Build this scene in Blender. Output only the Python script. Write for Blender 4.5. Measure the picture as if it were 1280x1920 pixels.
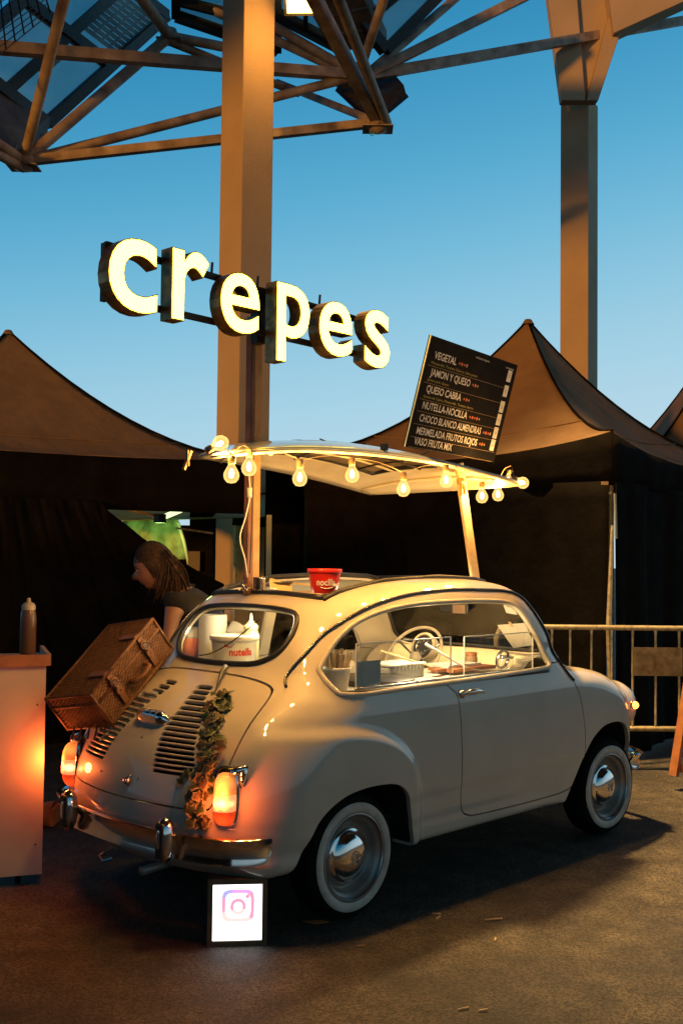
import bpy, math, random
import numpy as np
from mathutils import Vector, Matrix
for o in list(bpy.data.objects): bpy.data.objects.remove(o)
SC=bpy.context.scene; COL=SC.collection
# ---------------- camera ----------------
F_PX,CAM=2054.13,np.array([-3.2846,-3.7481,1.4833])
YAW,PITCH,ROLL=0.77407,0.040187,0.010565
_fw=np.array([math.cos(PITCH)*math.cos(YAW),math.cos(PITCH)*math.sin(YAW),math.sin(PITCH)])
_r=np.array([math.sin(YAW),-math.cos(YAW),0.]); _u=np.cross(_r,_fw)
_r2=math.cos(ROLL)*_r+math.sin(ROLL)*_u; _u2=-math.sin(ROLL)*_r+math.cos(ROLL)*_u
cam=bpy.data.cameras.new('camera'); cam.sensor_fit='VERTICAL'; cam.sensor_height=36; cam.lens=F_PX/1920*36
cam.clip_start=.05; cam.clip_end=2000
camo=bpy.data.objects.new('camera',cam); COL.objects.link(camo)
camo.matrix_world=Matrix(((_r2[0],_u2[0],-_fw[0],CAM[0]),(_r2[1],_u2[1],-_fw[1],CAM[1]),(_r2[2],_u2[2],-_fw[2],CAM[2]),(0,0,0,1)))
SC.camera=camo
# ---------------- sky ----------------
W=bpy.data.worlds.new('World'); SC.world=W; W.use_nodes=True
nt=W.node_tree; nt.nodes.clear()
out=nt.nodes.new('ShaderNodeOutputWorld'); bg=nt.nodes.new('ShaderNodeBackground'); tc=nt.nodes.new('ShaderNodeTexCoord')
dt=nt.nodes.new('ShaderNodeVectorMath'); dt.operation='DOT_PRODUCT'; dt.inputs[1].default_value=(.10,-.10,-1.0)
mr=nt.nodes.new('ShaderNodeMath'); mr.operation='MULTIPLY'; mr.inputs[1].default_value=-1
rp=nt.nodes.new('ShaderNodeValToRGB'); rp.color_ramp.interpolation='B_SPLINE'
e=rp.color_ramp.elements
SKYSTOPS=[(0.0,(.44,.58,.64)),(.06,(.40,.56,.65)),(.16,(.29,.51,.63)),(.27,(.115,.38,.56)),(.38,(.040,.265,.46)),(.50,(.012,.155,.33)),(.75,(.010,.09,.22)),(1.0,(.006,.05,.14))]
e[0].position,e[0].color=SKYSTOPS[0][0],(*SKYSTOPS[0][1],1); e[1].position,e[1].color=SKYSTOPS[-1][0],(*SKYSTOPS[-1][1],1)
for p,c in SKYSTOPS[1:-1]:
    n=e.new(p); n.color=(*c,1)
nt.links.new(tc.outputs['Generated'],dt.inputs[0]); nt.links.new(dt.outputs['Value'],mr.inputs[0]); nt.links.new(mr.outputs[0],rp.inputs[0])
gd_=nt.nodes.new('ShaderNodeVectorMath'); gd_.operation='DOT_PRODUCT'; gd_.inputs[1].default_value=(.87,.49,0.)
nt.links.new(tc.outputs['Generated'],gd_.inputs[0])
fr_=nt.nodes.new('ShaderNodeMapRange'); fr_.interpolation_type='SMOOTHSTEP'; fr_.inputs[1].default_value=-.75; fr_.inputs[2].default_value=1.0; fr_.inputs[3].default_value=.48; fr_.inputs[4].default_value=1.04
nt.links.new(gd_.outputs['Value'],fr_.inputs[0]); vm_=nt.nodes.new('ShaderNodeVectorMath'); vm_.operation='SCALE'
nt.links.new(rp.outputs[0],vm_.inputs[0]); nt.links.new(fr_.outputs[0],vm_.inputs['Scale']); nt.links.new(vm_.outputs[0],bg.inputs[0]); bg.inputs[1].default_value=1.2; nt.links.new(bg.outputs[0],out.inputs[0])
# ---------------- the low orange glow from the left (dusk) ----------------
sun=bpy.data.lights.new('sun','SUN'); sun.energy=2.25; sun.angle=math.radians(3); sun.color=(1,.41,.05)
suno=bpy.data.objects.new('sun',sun); COL.objects.link(suno)
SUN_TO=Vector((-.91,-.17,.065)).normalized()
suno.rotation_euler=SUN_TO.to_track_quat('Z','Y').to_euler(); suno.location=(-20,-5,8)
SC.view_settings.view_transform='Standard'; SC.view_settings.look='None'; SC.view_settings.exposure=0; SC.view_settings.gamma=1
SC.cycles.use_denoising=True; SC.cycles.max_bounces=8; SC.cycles.transparent_max_bounces=16; SC.cycles.sample_clamp_indirect=4
SC.cycles.caustics_reflective=False; SC.cycles.caustics_refractive=False
# ---------------- helpers ----------------
R=random.Random(7)
def V(px,py,D):
    """the world point D metres in front of the camera on the ray through a photo position"""
    return CAM+D*(_fw+_r2*(px-640)/F_PX-_u2*(py-960)/F_PX)
def VP(px,py,ax,val):
    d=_fw+_r2*(px-640)/F_PX-_u2*(py-960)/F_PX; t=(val-CAM[ax])/d[ax]; return CAM+t*d
def wloc(o):
    l=Vector((0,0,0))
    while o is not None: l=l+o.location; o=o.parent
    return np.array(l)
def me(name,P,Fs,mat=None,smooth=False,normals=None,mats=None,fmi=None):
    m=bpy.data.meshes.new(name)
    P=np.asarray(P,float)
    m.from_pydata(P.tolist(),[],[list(map(int,f)) for f in Fs])
    if mats:
        for k in mats: m.materials.append(k)
        if fmi is not None: m.polygons.foreach_set('material_index',np.asarray(fmi,dtype=np.int32))
    elif mat: m.materials.append(mat)
    if smooth: m.polygons.foreach_set('use_smooth',[True]*len(m.polygons))
    m.update()
    if normals is not None: m.normals_split_custom_set_from_vertices(np.asarray(normals).tolist())
    return m
def link(name,mesh,parent=None):
    o=bpy.data.objects.new(name,mesh); COL.objects.link(o)
    if parent is not None: o.parent=parent
    return o
def part(name,G,mat,parent=None,smooth=False,label=None,kind=None,normals=None,autos=None,**kw):
    """G=(verts,faces) in world space -> ONE object under parent"""
    P,Fs=G; P=np.asarray(P,float)
    if parent is not None: P=P-wloc(parent)
    m=me(name,P,Fs,mat,smooth,normals,**kw)
    o=link(name,m,parent)
    if autos is not None: shade_auto(o,autos)
    if label: o['label']=label
    if kind: o['kind']=kind
    return o
def shade_auto(o,deg=35):
    m=o.data; m.polygons.foreach_set('use_smooth',[True]*len(m.polygons))
    try: m.set_sharp_from_angle(angle=math.radians(deg))
    except Exception: pass
def bevel(o,w,seg=2):
    b=o.modifiers.new('b','BEVEL'); b.width=w; b.segments=seg; b.limit_method='ANGLE'; b.angle_limit=math.radians(40); return o
def thing(name,label,cat,loc=(0,0,0),group=None):
    o=bpy.data.objects.new(name,None); COL.objects.link(o); o.empty_display_size=.1; o.location=[float(v) for v in loc]
    o['label']=label; o['category']=cat
    if group: o['group']=group
    return o
def tag(o,label,cat,group=None):
    o['label']=label; o['category']=cat
    if group: o['group']=group
    return o
def tree_copy(o,loc=None,label=None):
    c=o.copy(); COL.objects.link(c)
    if loc is not None: c.location=[float(v) for v in loc]
    if label: c['label']=label
    for ch in list(o.children):
        d=ch.copy(); COL.objects.link(d); d.parent=c
        for g in list(ch.children):
            k=g.copy(); COL.objects.link(k); k.parent=d
    return c
def join(*Gs):
    P=[];Fs=[];n=0
    for p,f in Gs:
        P.append(np.asarray(p,float)); Fs+= [[i+n for i in q] for q in f]; n+=len(p)
    return np.concatenate(P),Fs
def nrm(v): v=np.asarray(v,float); return v/np.linalg.norm(v)
def box(c,s,ax=None):
    """box centred at c, full sizes s, axes ax (3 rows)"""
    ax=np.eye(3) if ax is None else np.asarray(ax,float)
    c=np.asarray(c,float); P=[]
    for i in (-.5,.5):
        for j in (-.5,.5):
            for k in (-.5,.5): P.append(c+ax[0]*i*s[0]+ax[1]*j*s[1]+ax[2]*k*s[2])
    Fs=[[0,1,3,2],[4,6,7,5],[0,4,5,1],[2,3,7,6],[0,2,6,4],[1,5,7,3]]
    if np.linalg.det(ax)<0: Fs=[f[::-1] for f in Fs]
    return np.array(P),Fs
def frame(d,up=(0,0,1)):
    d=nrm(d); up=np.asarray(up,float)
    if abs(d@nrm(up))>.98: up=np.array([1.,0,0])
    s=nrm(np.cross(d,up)); return d,s,np.cross(s,d)
def beam(a,b,w,h,up=(0,0,1)):
    a=np.asarray(a,float);b=np.asarray(b,float); d,s,u=frame(b-a,up)
    return box((a+b)/2,(np.linalg.norm(b-a),w,h),(d,s,u))
def channel(a,b,w,h,t,up=(0,0,1)):
    """open C section"""
    a=np.asarray(a,float);b=np.asarray(b,float); d,s,u=frame(b-a,up); L=np.linalg.norm(b-a); c=(a+b)/2
    return join(box(c+u*(h-t)/2,(L,w,t),(d,s,u)),box(c+s*(w-t)/2,(L,t,h-2*t),(d,s,u)),box(c-u*(h-t)/2,(L,w,t),(d,s,u)))
def tube(path,r,n=8,closed=False,caps=True):
    path=np.asarray(path,float); N=len(path); r=np.broadcast_to(np.asarray(r,float),(N,))
    P=[];Fs=[]; prev=None
    for i in range(N):
        a=path[(i-1)%N] if (closed or i>0) else path[0]; b=path[(i+1)%N] if (closed or i<N-1) else path[-1]
        t=nrm(b-a)
        if prev is None: _,s,u=frame(t)
        else:
            s=prev-t*(prev@t); s=nrm(s); u=np.cross(s,t)
        prev=s
        for k in range(n):
            an=2*math.pi*k/n; P.append(path[i]+r[i]*(s*math.cos(an)+u*math.sin(an)))
    for i in range(N if closed else N-1):
        j=(i+1)%N
        for k in range(n):
            k2=(k+1)%n; Fs.append([i*n+k2,i*n+k,j*n+k,j*n+k2])
    if caps and not closed:
        Fs.append(list(range(n))); Fs.append(list(range((N-1)*n,N*n))[::-1])
    return np.array(P),Fs
def lathe(prof,c=(0,0,0),axis=(0,0,1),n=32,arc=None):
    """prof: list of (radius,height)"""
    d,s,u=frame(axis); c=np.asarray(c,float); P=[];Fs=[]; m=len(prof)
    for k in range(n):
        an=2*math.pi*k/n; e_=s*math.cos(an)+u*math.sin(an)
        for (r,h) in prof: P.append(c+e_*r+d*h)
    for k in range(n):
        k2=(k+1)%n
        for i in range(m-1):
            Fs.append([k*m+i,k2*m+i,k2*m+i+1,k*m+i+1])
    return np.array(P),[f[::-1] for f in Fs]
def quad_patch(fn,nu,nv):
    P=[fn(i/nu,j/nv) for i in range(nu+1) for j in range(nv+1)]
    Fs=[[i*(nv+1)+j,(i+1)*(nv+1)+j,(i+1)*(nv+1)+j+1,i*(nv+1)+j+1] for i in range(nu) for j in range(nv)]
    return np.array(P),Fs
def thick(G,t):
    """give an open sheet a thickness along its vertex normals"""
    P,Fs=G; P=np.asarray(P,float); N=np.zeros_like(P)
    for f in Fs:
        n_=np.cross(P[f[1]]-P[f[0]],P[f[2]]-P[f[0]])
        for i in f: N[i]+=n_
    N/=np.maximum(np.linalg.norm(N,axis=1),1e-12)[:,None]
    n=len(P); E={}
    for f in Fs:
        for a,b in zip(f,f[1:]+f[:1]): E[(a,b)]=E.get((a,b),0)+1
    side=[[b,a,a+n,b+n] for (a,b) in E if (b,a) not in E]
    return np.concatenate([P,P-N*t]),list(Fs)+[[i+n for i in f][::-1] for f in Fs]+side
# ---------------- materials ----------------
def M(name,col,rough=.6,metal=0,var=.12,scale=6,bump=0,bscale=40,coat=0,spec=.5,aniso=None,col2=None,bdist=.01):
    m=bpy.data.materials.new(name); m.use_nodes=True; t=m.node_tree; b=t.nodes['Principled BSDF']
    b.inputs['Roughness'].default_value=rough; b.inputs['Metallic'].default_value=metal
    b.inputs['Coat Weight'].default_value=coat; b.inputs['Coat Roughness'].default_value=.035
    b.inputs['Specular IOR Level'].default_value=spec
    tcn=t.nodes.new('ShaderNodeTexCoord'); no=t.nodes.new('ShaderNodeTexNoise'); no.inputs['Scale'].default_value=scale; no.inputs['Detail'].default_value=6
    t.links.new(tcn.outputs['Object'],no.inputs['Vector'])
    mx=t.nodes.new('ShaderNodeMix'); mx.data_type='RGBA'
    c2=col2 if col2 else tuple(c*(1-var*2.2) for c in col); c1=tuple(min(c*(1+var*.6),1) for c in col)
    mx.inputs[6].default_value=(*c1,1); mx.inputs[7].default_value=(*c2,1)
    rg=t.nodes.new('ShaderNodeMapRange'); rg.inputs[1].default_value=.3; rg.inputs[2].default_value=.75
    t.links.new(no.outputs['Fac'],rg.inputs[0]); t.links.new(rg.outputs[0],mx.inputs[0]); t.links.new(mx.outputs[2],b.inputs['Base Color'])
    rr=t.nodes.new('ShaderNodeMapRange'); rr.inputs[3].default_value=max(rough*.85,0); rr.inputs[4].default_value=min(rough*1.2+.01,1)
    t.links.new(no.outputs['Fac'],rr.inputs[0]); t.links.new(rr.outputs[0],b.inputs['Roughness'])
    if bump:
        n2=t.nodes.new('ShaderNodeTexNoise'); n2.inputs['Scale'].default_value=bscale; n2.inputs['Detail'].default_value=8
        t.links.new(tcn.outputs['Object'],n2.inputs['Vector'])
        bp=t.nodes.new('ShaderNodeBump'); bp.inputs['Strength'].default_value=bump; bp.inputs['Distance'].default_value=bdist
        t.links.new(n2.outputs['Fac'],bp.inputs['Height']); t.links.new(bp.outputs[0],b.inputs['Normal'])
    return m
def emis(name,col,s,base=(.8,.8,.8)):
    m=bpy.data.materials.new(name); m.use_nodes=True; b=m.node_tree.nodes['Principled BSDF']
    b.inputs['Base Color'].default_value=(*base,1); b.inputs['Emission Color'].default_value=(*col,1); b.inputs['Emission Strength'].default_value=s
    b.inputs['Roughness'].default_value=.3
    return m
def lens_mat(name,col,s,edge=.22,base=(.9,.4,.2)):
    m=emis(name,col,s,base); t=m.node_tree; b=t.nodes['Principled BSDF']; tcn=t.nodes.new('ShaderNodeTexCoord')
    sb=t.nodes.new('ShaderNodeVectorMath'); sb.operation='DISTANCE'; sb.inputs[1].default_value=(.5,.5,.5)
    wv=t.nodes.new('ShaderNodeTexWave'); wv.bands_direction='Z'; wv.inputs['Scale'].default_value=3.0; t.links.new(tcn.outputs['Generated'],wv.inputs['Vector'])
    r_=t.nodes.new('ShaderNodeMapRange'); r_.inputs[1].default_value=.12; r_.inputs[2].default_value=.60; r_.interpolation_type='SMOOTHERSTEP'; r_.inputs[3].default_value=s; r_.inputs[4].default_value=s*edge
    w2=t.nodes.new('ShaderNodeMapRange'); w2.inputs[3].default_value=.75; w2.inputs[4].default_value=1.15
    mu=t.nodes.new('ShaderNodeMath'); mu.operation='MULTIPLY'
    t.links.new(tcn.outputs['Generated'],sb.inputs[0]); t.links.new(sb.outputs['Value'],r_.inputs[0]); t.links.new(wv.outputs['Fac'],w2.inputs[0]); t.links.new(r_.outputs[0],mu.inputs[0]); t.links.new(w2.outputs[0],mu.inputs[1]); t.links.new(mu.outputs[0],b.inputs['Emission Strength'])
    return m
def glassm(name,tint=(.9,.92,.9),refl=.12,dirt=.03,dcol=(.7,.66,.55)):
    """thin window pane: mostly clear, mirror-like at grazing angles, a little dust"""
    m=bpy.data.materials.new(name); m.use_nodes=True; t=m.node_tree; t.nodes.clear()
    o=t.nodes.new('ShaderNodeOutputMaterial'); tr=t.nodes.new('ShaderNodeBsdfTransparent'); tr.inputs[0].default_value=(*tint,1)
    gl=t.nodes.new('ShaderNodeBsdfGlossy'); gl.inputs['Roughness'].default_value=.02
    fr=t.nodes.new('ShaderNodeLayerWeight'); fr.inputs[0].default_value=.5
    pw=t.nodes.new('ShaderNodeMath'); pw.operation='POWER'; pw.inputs[1].default_value=5
    ad=t.nodes.new('ShaderNodeMath'); ad.operation='MULTIPLY_ADD'; ad.inputs[1].default_value=.8; ad.inputs[2].default_value=refl*.3
    t.links.new(fr.outputs['Facing'],pw.inputs[0]); t.links.new(pw.outputs[0],ad.inputs[0])
    mx=t.nodes.new('ShaderNodeMixShader'); t.links.new(ad.outputs[0],mx.inputs[0]); t.links.new(tr.outputs[0],mx.inputs[1]); t.links.new(gl.outputs[0],mx.inputs[2])
    df=t.nodes.new('ShaderNodeBsdfDiffuse'); df.inputs[0].default_value=(*dcol,1)
    no=t.nodes.new('ShaderNodeTexNoise'); no.inputs['Scale'].default_value=9; no.inputs['Detail'].default_value=8
    mr_=t.nodes.new('ShaderNodeMapRange'); mr_.inputs[1].default_value=.35; mr_.inputs[2].default_value=.8; mr_.inputs[4].default_value=dirt*2.5
    tcn=t.nodes.new('ShaderNodeTexCoord'); t.links.new(tcn.outputs['Object'],no.inputs['Vector'])
    t.links.new(no.outputs['Fac'],mr_.inputs[0])
    m2=t.nodes.new('ShaderNodeMixShader'); t.links.new(mr_.outputs[0],m2.inputs[0]); t.links.new(mx.outputs[0],m2.inputs[1]); t.links.new(df.outputs[0],m2.inputs[2])
    t.links.new(m2.outputs[0],o.inputs[0]); return m
mt={}
mt['paint']=M('cream_paint',(.60,.525,.415),.42,0,.07,3,coat=.95,spec=.4)
mt['paint_in']=M('cream_inner_paint',(.66,.60,.46),.45,0,.06,4)
mt['black']=M('black_rubber',(.012,.012,.012),.45,0,.1,20)
mt['tyre']=M('tyre_rubber',(.010,.0095,.009),.9,0,.2,30,bump=.3,bscale=120,spec=.1)
mt['white_wall']=M('whitewall',(.58,.53,.44),.6,0,.12,14,col2=(.38,.33,.26))
mt['rim']=M('rim_paint',(.34,.31,.27),.35,.35,.15,12)
mt['chrome']=M('chrome',(.82,.82,.80),.11,1,.05,20)
mt['chrome_old']=M('worn_chrome',(.55,.53,.5),.22,1,.25,25,bump=.1,bscale=90)
mt['dark']=M('dark_under',(.010,.009,.008),.9)
mt['seam']=M('seam_dark',(.02,.018,.015),.8)
mt['wood']=M('bare_wood',(.42,.25,.11),.6,0,.2,12,bump=.3,bscale=60)
mt['wood_pale']=M('pale_wood',(.62,.45,.24),.55,0,.15,14,bump=.2,bscale=70)
mt['wood_orange']=M('orange_wood',(.45,.17,.06),.5,0,.15,14,bump=.2,bscale=70)
mt['white_plastic']=M('white_plastic',(.80,.77,.68),.35,0,.05,10)
mt['paper']=M('paper',(.78,.75,.66),.8,0,.06,20)
mt['steel']=M('galvanised_steel',(.52,.43,.26),.5,.25,.25,30,bump=.15,bscale=60)
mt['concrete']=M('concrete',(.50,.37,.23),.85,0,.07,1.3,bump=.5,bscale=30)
mt['girder']=M('girder_paint',(.42,.33,.25),.6,0,.25,4,bump=.3,bscale=20,col2=(.16,.10,.07))
mt['black_metal']=M('dark_metal',(.03,.027,.024),.4,.5,.2,15)
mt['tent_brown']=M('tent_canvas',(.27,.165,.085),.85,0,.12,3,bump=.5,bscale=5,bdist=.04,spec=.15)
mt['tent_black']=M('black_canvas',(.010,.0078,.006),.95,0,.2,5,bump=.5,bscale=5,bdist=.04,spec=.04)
mt['glass']=glassm('window_glass',dirt=.02)
mt['acrylic']=glassm('acrylic_sheet',(.97,.97,.95),.3,.035,(.8,.75,.6))
mt['red']=M('red_plastic',(.55,.02,.012),.3,0,.08,8)
mt['cardbrown']=M('kraft',(.45,.28,.13),.7)
mt['orange']=M('orange_card',(.8,.25,.05),.5)
mt['green']=M('green_plastic',(.05,.3,.04),.4)
mt['white_print']=M('white_print',(.8,.78,.72),.5)
mt['red_print']=M('red_print',(.6,.03,.02),.5)
mt['edge']=emis('acrylic_painted_glow',(1,.85,.55),0.0,(.95,.9,.75))  # edge glow put into a pale colour, emission off
# ---------------- ground ----------------
def asphalt():
    m=bpy.data.materials.new('asphalt'); m.use_nodes=True; t=m.node_tree; b=t.nodes['Principled BSDF']
    tcn=t.nodes.new('ShaderNodeTexCoord')
    def noise(s,d=8):
        n=t.nodes.new('ShaderNodeTexNoise'); n.inputs['Scale'].default_value=s; n.inputs['Detail'].default_value=d; t.links.new(tcn.outputs['Object'],n.inputs['Vector']); return n
    big=noise(.9); mid=noise(7); fine=noise(230,3)
    vo=t.nodes.new('ShaderNodeTexVoronoi'); vo.inputs['Scale'].default_value=130; t.links.new(tcn.outputs['Object'],vo.inputs['Vector'])
    r1=t.nodes.new('ShaderNodeValToRGB'); r1.color_ramp.elements[0].position=.3; r1.color_ramp.elements[0].color=(.022,.019,.015,1); r1.color_ramp.elements[1].position=.72; r1.color_ramp.elements[1].color=(.085,.070,.047,1)
    t.links.new(big.outputs['Fac'],r1.inputs[0])
    r2=t.nodes.new('ShaderNodeMapRange'); r2.inputs[1].default_value=.3; r2.inputs[2].default_value=.7; r2.inputs[3].default_value=.55; r2.inputs[4].default_value=1.35
    t.links.new(mid.outputs['Fac'],r2.inputs[0])
    r3=t.nodes.new('ShaderNodeMapRange'); r3.inputs[1].default_value=.35; r3.inputs[2].default_value=.68; r3.inputs[3].default_value=.5; r3.inputs[4].default_value=1.7
    t.links.new(vo.outputs['Color'],r3.inputs[0])
    mu=t.nodes.new('ShaderNodeMath'); mu.operation='MULTIPLY'; t.links.new(r2.outputs[0],mu.inputs[0]); t.links.new(r3.outputs[0],mu.inputs[1])
    vm=t.nodes.new('ShaderNodeVectorMath'); vm.operation='SCALE'; t.links.new(r1.outputs[0],vm.inputs[0]); t.links.new(mu.outputs[0],vm.inputs['Scale'])
    t.links.new(vm.outputs[0],b.inputs['Base Color']); b.inputs['Roughness'].default_value=.72
    ad=t.nodes.new('ShaderNodeMath'); ad.operation='MULTIPLY_ADD'; ad.inputs[1].default_value=.6; t.links.new(vo.outputs['Distance'],ad.inputs[0]); t.links.new(fine.outputs['Fac'],ad.inputs[2])
    bp=t.nodes.new('ShaderNodeBump'); bp.inputs['Strength'].default_value=.6; bp.inputs['Distance'].default_value=.005
    t.links.new(ad.outputs[0],bp.inputs['Height']); t.links.new(bp.outputs[0],b.inputs['Normal'])
    return m
g=part('ground',([(-150,-150,0),(150,-150,0),(150,150,0),(-150,150,0)],[[0,1,2,3]]),asphalt()); g['kind']='structure'
def rot2(v,a): return np.array([v[0]*math.cos(a)-v[1]*math.sin(a),v[0]*math.sin(a)+v[1]*math.cos(a),0.])
RH=np.array([_r[0],_r[1],0.]); TC=nrm([-_fw[0],-_fw[1],0.]) # image-right and towards-viewer directions on the ground
# ---------------- concrete pillars ----------------
def pillar(px,D,s,nl,z1,label,name='concrete_pillar'):
    """px: photo x of the near arris; nl: how much the left face turns to the viewer"""
    e_=VP(px,1040,2,1.4) ; e_=V(px,1050,D); a=nrm(-RH*math.sqrt(1-nl*nl)+TC*nl); b=nrm(RH*nl+TC*math.sqrt(1-nl*nl))
    # a: left face normal, b: right face normal; near arris = centre + (a+b)*s/2
    c=np.array([e_[0],e_[1],0])-(a+b)*s/2
    t=thing(name,label,'pillar',(c[0],c[1],0))
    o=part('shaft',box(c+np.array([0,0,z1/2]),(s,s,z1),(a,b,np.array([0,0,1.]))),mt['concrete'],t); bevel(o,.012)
    return t,c,a,b
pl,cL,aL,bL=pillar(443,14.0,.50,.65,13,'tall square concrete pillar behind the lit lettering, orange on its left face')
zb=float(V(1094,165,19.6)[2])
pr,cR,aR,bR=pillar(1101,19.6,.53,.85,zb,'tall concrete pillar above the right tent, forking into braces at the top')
# forked head of the right pillar: a slanted left wall, a web and a brace leaning right
def loft(Q0,Q1):
    P=np.concatenate([Q0,Q1]); n=len(Q0); return P,[[i,(i+1)%n,(i+1)%n+n,i+n] for i in range(n)]+[list(range(n))[::-1],list(range(n,2*n))]
def slab(name,pts,D,dep_,mat,par):
    """a flat concrete limb: outline at distance D, real thickness dep_ away from the viewer"""
    Q=[V(x,y,D) for x,y in pts]; n_=nrm(np.cross(Q[1]-Q[0],Q[2]-Q[0])); n_=n_ if n_@TC<0 else -n_
    n=len(Q); P=np.array(Q+[q+n_*dep_ for q in Q]); Fs=[list(range(n)),list(range(n,2*n))[::-1]]+[[i+n,(i+1)%n+n,(i+1)%n,i] for i in range(n)]
    o=part(name,(P,Fs),mat,par); bevel(o,.012); return o
slab('left_limb',[(1053,188),(1097,188),(1077,-60),(1020,-60)],19.45,.25,mt['concrete'],pr)
slab('web',[(1092,190),(1118,190),(1160,45),(1330,-25),(1330,-60),(1070,-60)],19.62,.20,mt['concrete'],pr)
slab('brace',[(1099,188),(1121,188),(1167,47),(1163,-20),(1139,38),(1112,140)],19.45,.25,mt['concrete'],pr)
slab('top_beam',[(1150,62),(1335,-22),(1335,-60),(1140,-20)],19.30,.5,mt['concrete'],pr)
# ---------------- roof trusses ----------------
nodeA=V(45,302,15.2); nodeB=V(318,68,16.6); nodeC=V(672,142,16.8); nodeD=V(708,230,16.0)
def mem(name,p,q,w,parent,kind='tube',mat=None):
    mat=mat or mt['girder']
    if kind=='tube':
        o=part(name,tube([p,q],w/2,10),mat,parent); shade_auto(o,50)
    elif kind=='C': o=part(name,channel(p,q,w,w,w*.18),mat,parent)
    else: o=part(name,beam(p,q,w,w*.8),mat,parent)
    return o
tr=thing('roof_truss','pale steel space-frame truss crossing above the lettering between roof nodes','truss',nodeC)
def node(p,r_,parent):
    part('gusset_plate',box(p-np.array([0,0,r_*.55]),(r_*2.6,r_*2.0,.02),(RH,TC,(0,0,1))),mt['girder'],parent)
    for a_ in range(6): part('bolt',lathe([(.022,-.03),(.022,-.012),(0,-.012)][::-1],p+np.array([math.cos(a_*1.047)*r_*.95,math.sin(a_*1.047)*r_*.8,-r_*.55-.0]),(0,0,-1),6),mt['black_metal'],parent)
    o=part('node',lathe([(0,-r_),(r_*.75,-r_*.75),(r_,0),(r_*.75,r_*.75),(0,r_)],p,(0,0,1),14),mt['girder'],parent,smooth=True); return o
for p,r_ in ((nodeA,.16),(nodeB,.14),(nodeC,.20),(nodeD,.17)): node(p,r_,tr)
MEM=[(V(-120,80,14.2),nodeC,.15,'C'),(nodeA,nodeC,.14,'tube'),(nodeA,nodeD,.12,'C'),(nodeA,V(130,-40,13.6),.15,'tube'),(nodeA,nodeB,.17,'tube'),
 (nodeA,V(-70,225,14.0),.15,'tube'),(nodeA+np.array([0,0,-.10]),V(-70,255,14.0),.13,'tube'),(nodeB,V(235,-45,14.8),.17,'tube'),
 (nodeB,V(480,100,17.2),.15,'tube'),(nodeB+np.array([0,0,-.08]),V(560,175,18.2),.13,'tube'),(V(480,30,17),nodeC,.15,'tube'),(V(400,20,17.5),nodeC+np.array([0,0,-.05]),.14,'tube'),
 (V(520,155,18.2),nodeD,.12,'tube'),
 (V(560,-60,12.8),nodeD+np.array([0,0,.02]),.15,'C'),(V(612,-60,12.8),nodeD+_r*.13,.15,'tube'),
 (nodeC,V(735,-50,14.4),.14,'tube'),(nodeC+_r*.10,V(885,-30,18.5),.14,'tube'),(nodeC+_r*.10,V(1010,-20,17.8),.14,'C'),(nodeC+_r*.12,V(1330,30,21.5),.15,'C')]
for p,q,w,k in MEM: mem('member' if k=='C' else 'strut',p,q,w,tr,k)
# small pulled-out wire loop under the lower node
q=V(697,248,15.95); o=part('wire_loop',tube([q+_u2*.1]+[q+_r2*.03*math.cos(a)+_u2*.05*math.sin(a) for a in np.linspace(1.6,7,14)],.006,5),mt['green'],tr)
def panel_mat(name,col,rough,a):
    m=M(name,col,rough,0,.35,1.2); t=m.node_tree; b=t.nodes['Principled BSDF']
    b.inputs['Alpha'].default_value=a
    return m
mt['skylight']=panel_mat('skylight_sheet',(.25,.42,.46),.5,.42)
def sky_panel(name,label,Q,nu,nv,lat=None,D=None):
    """translucent roof light: Q four corners, dark bars nu x nv, every pane a piece"""
    Q=[np.asarray(q) for q in Q]; t=thing(name,label,'skylight',Q[0],group='roof lights under the trusses')
    def at(u,v): return (Q[0]*(1-u)+Q[1]*u)*(1-v)+(Q[3]*(1-u)+Q[2]*u)*v
    n_=nrm(np.cross(Q[1]-Q[0],Q[3]-Q[0]))
    for i in range(nu):
        for j in range(nv):
            G=quad_patch(lambda a,b:at((i+a)/nu,(j+b)/nv)+n_*.02,1,1); part('pane',thick(G,.012),mt['skylight'],t)
    for i in range(nu+1): part('bar',beam(at(i/nu,0),at(i/nu,1),.13 if i in(0,nu) else .07,.16),mt['black_metal'],t)
    for j in range(nv+1): part('bar',beam(at(0,j/nv),at(1,j/nv),.14 if j in(0,nv) else .12,.18),mt['black_metal'],t)
    return t,at,n_
sk,at1,nn=sky_panel('roof_light','translucent teal roof light with dark bars in the top left corner',[V(88,232,16.2),V(-75,105,14.5),V(150,-95,16.8),V(312,30,18.8)],2,2)
# perforated screen patches behind the panes
def grid_screen(Q,nu,nv,w,parent,name='mesh_screen'):
    Gs=[]
    def at(u,v): return (Q[0]*(1-u)+Q[1]*u)*(1-v)+(Q[3]*(1-u)+Q[2]*u)*v
    for i in range(nu+1): Gs.append(beam(at(i/nu,0),at(i/nu,1),w,.01))
    for j in range(nv+1): Gs.append(beam(at(0,j/nv),at(1,j/nv),w,.01))
    return part(name,join(*Gs),mt['black_metal'],parent)
def lift(q,d): return [np.asarray(a)+nn*d for a in q]
grid_screen(lift([at1(.02,.62),at1(.02,.95),at1(.42,.95),at1(.42,.62)],.12),9,4,.10,sk)
grid_screen(lift([at1(.35,.25),at1(.35,.45),at1(.5,.45),at1(.5,.25)],.12),4,3,.12,sk)
grid_screen([V(-60,150,13.5),V(-60,10,13.5),V(70,-60,14.2),V(95,25,14.6)],9,9,.02,sk,'wire_mesh')
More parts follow.
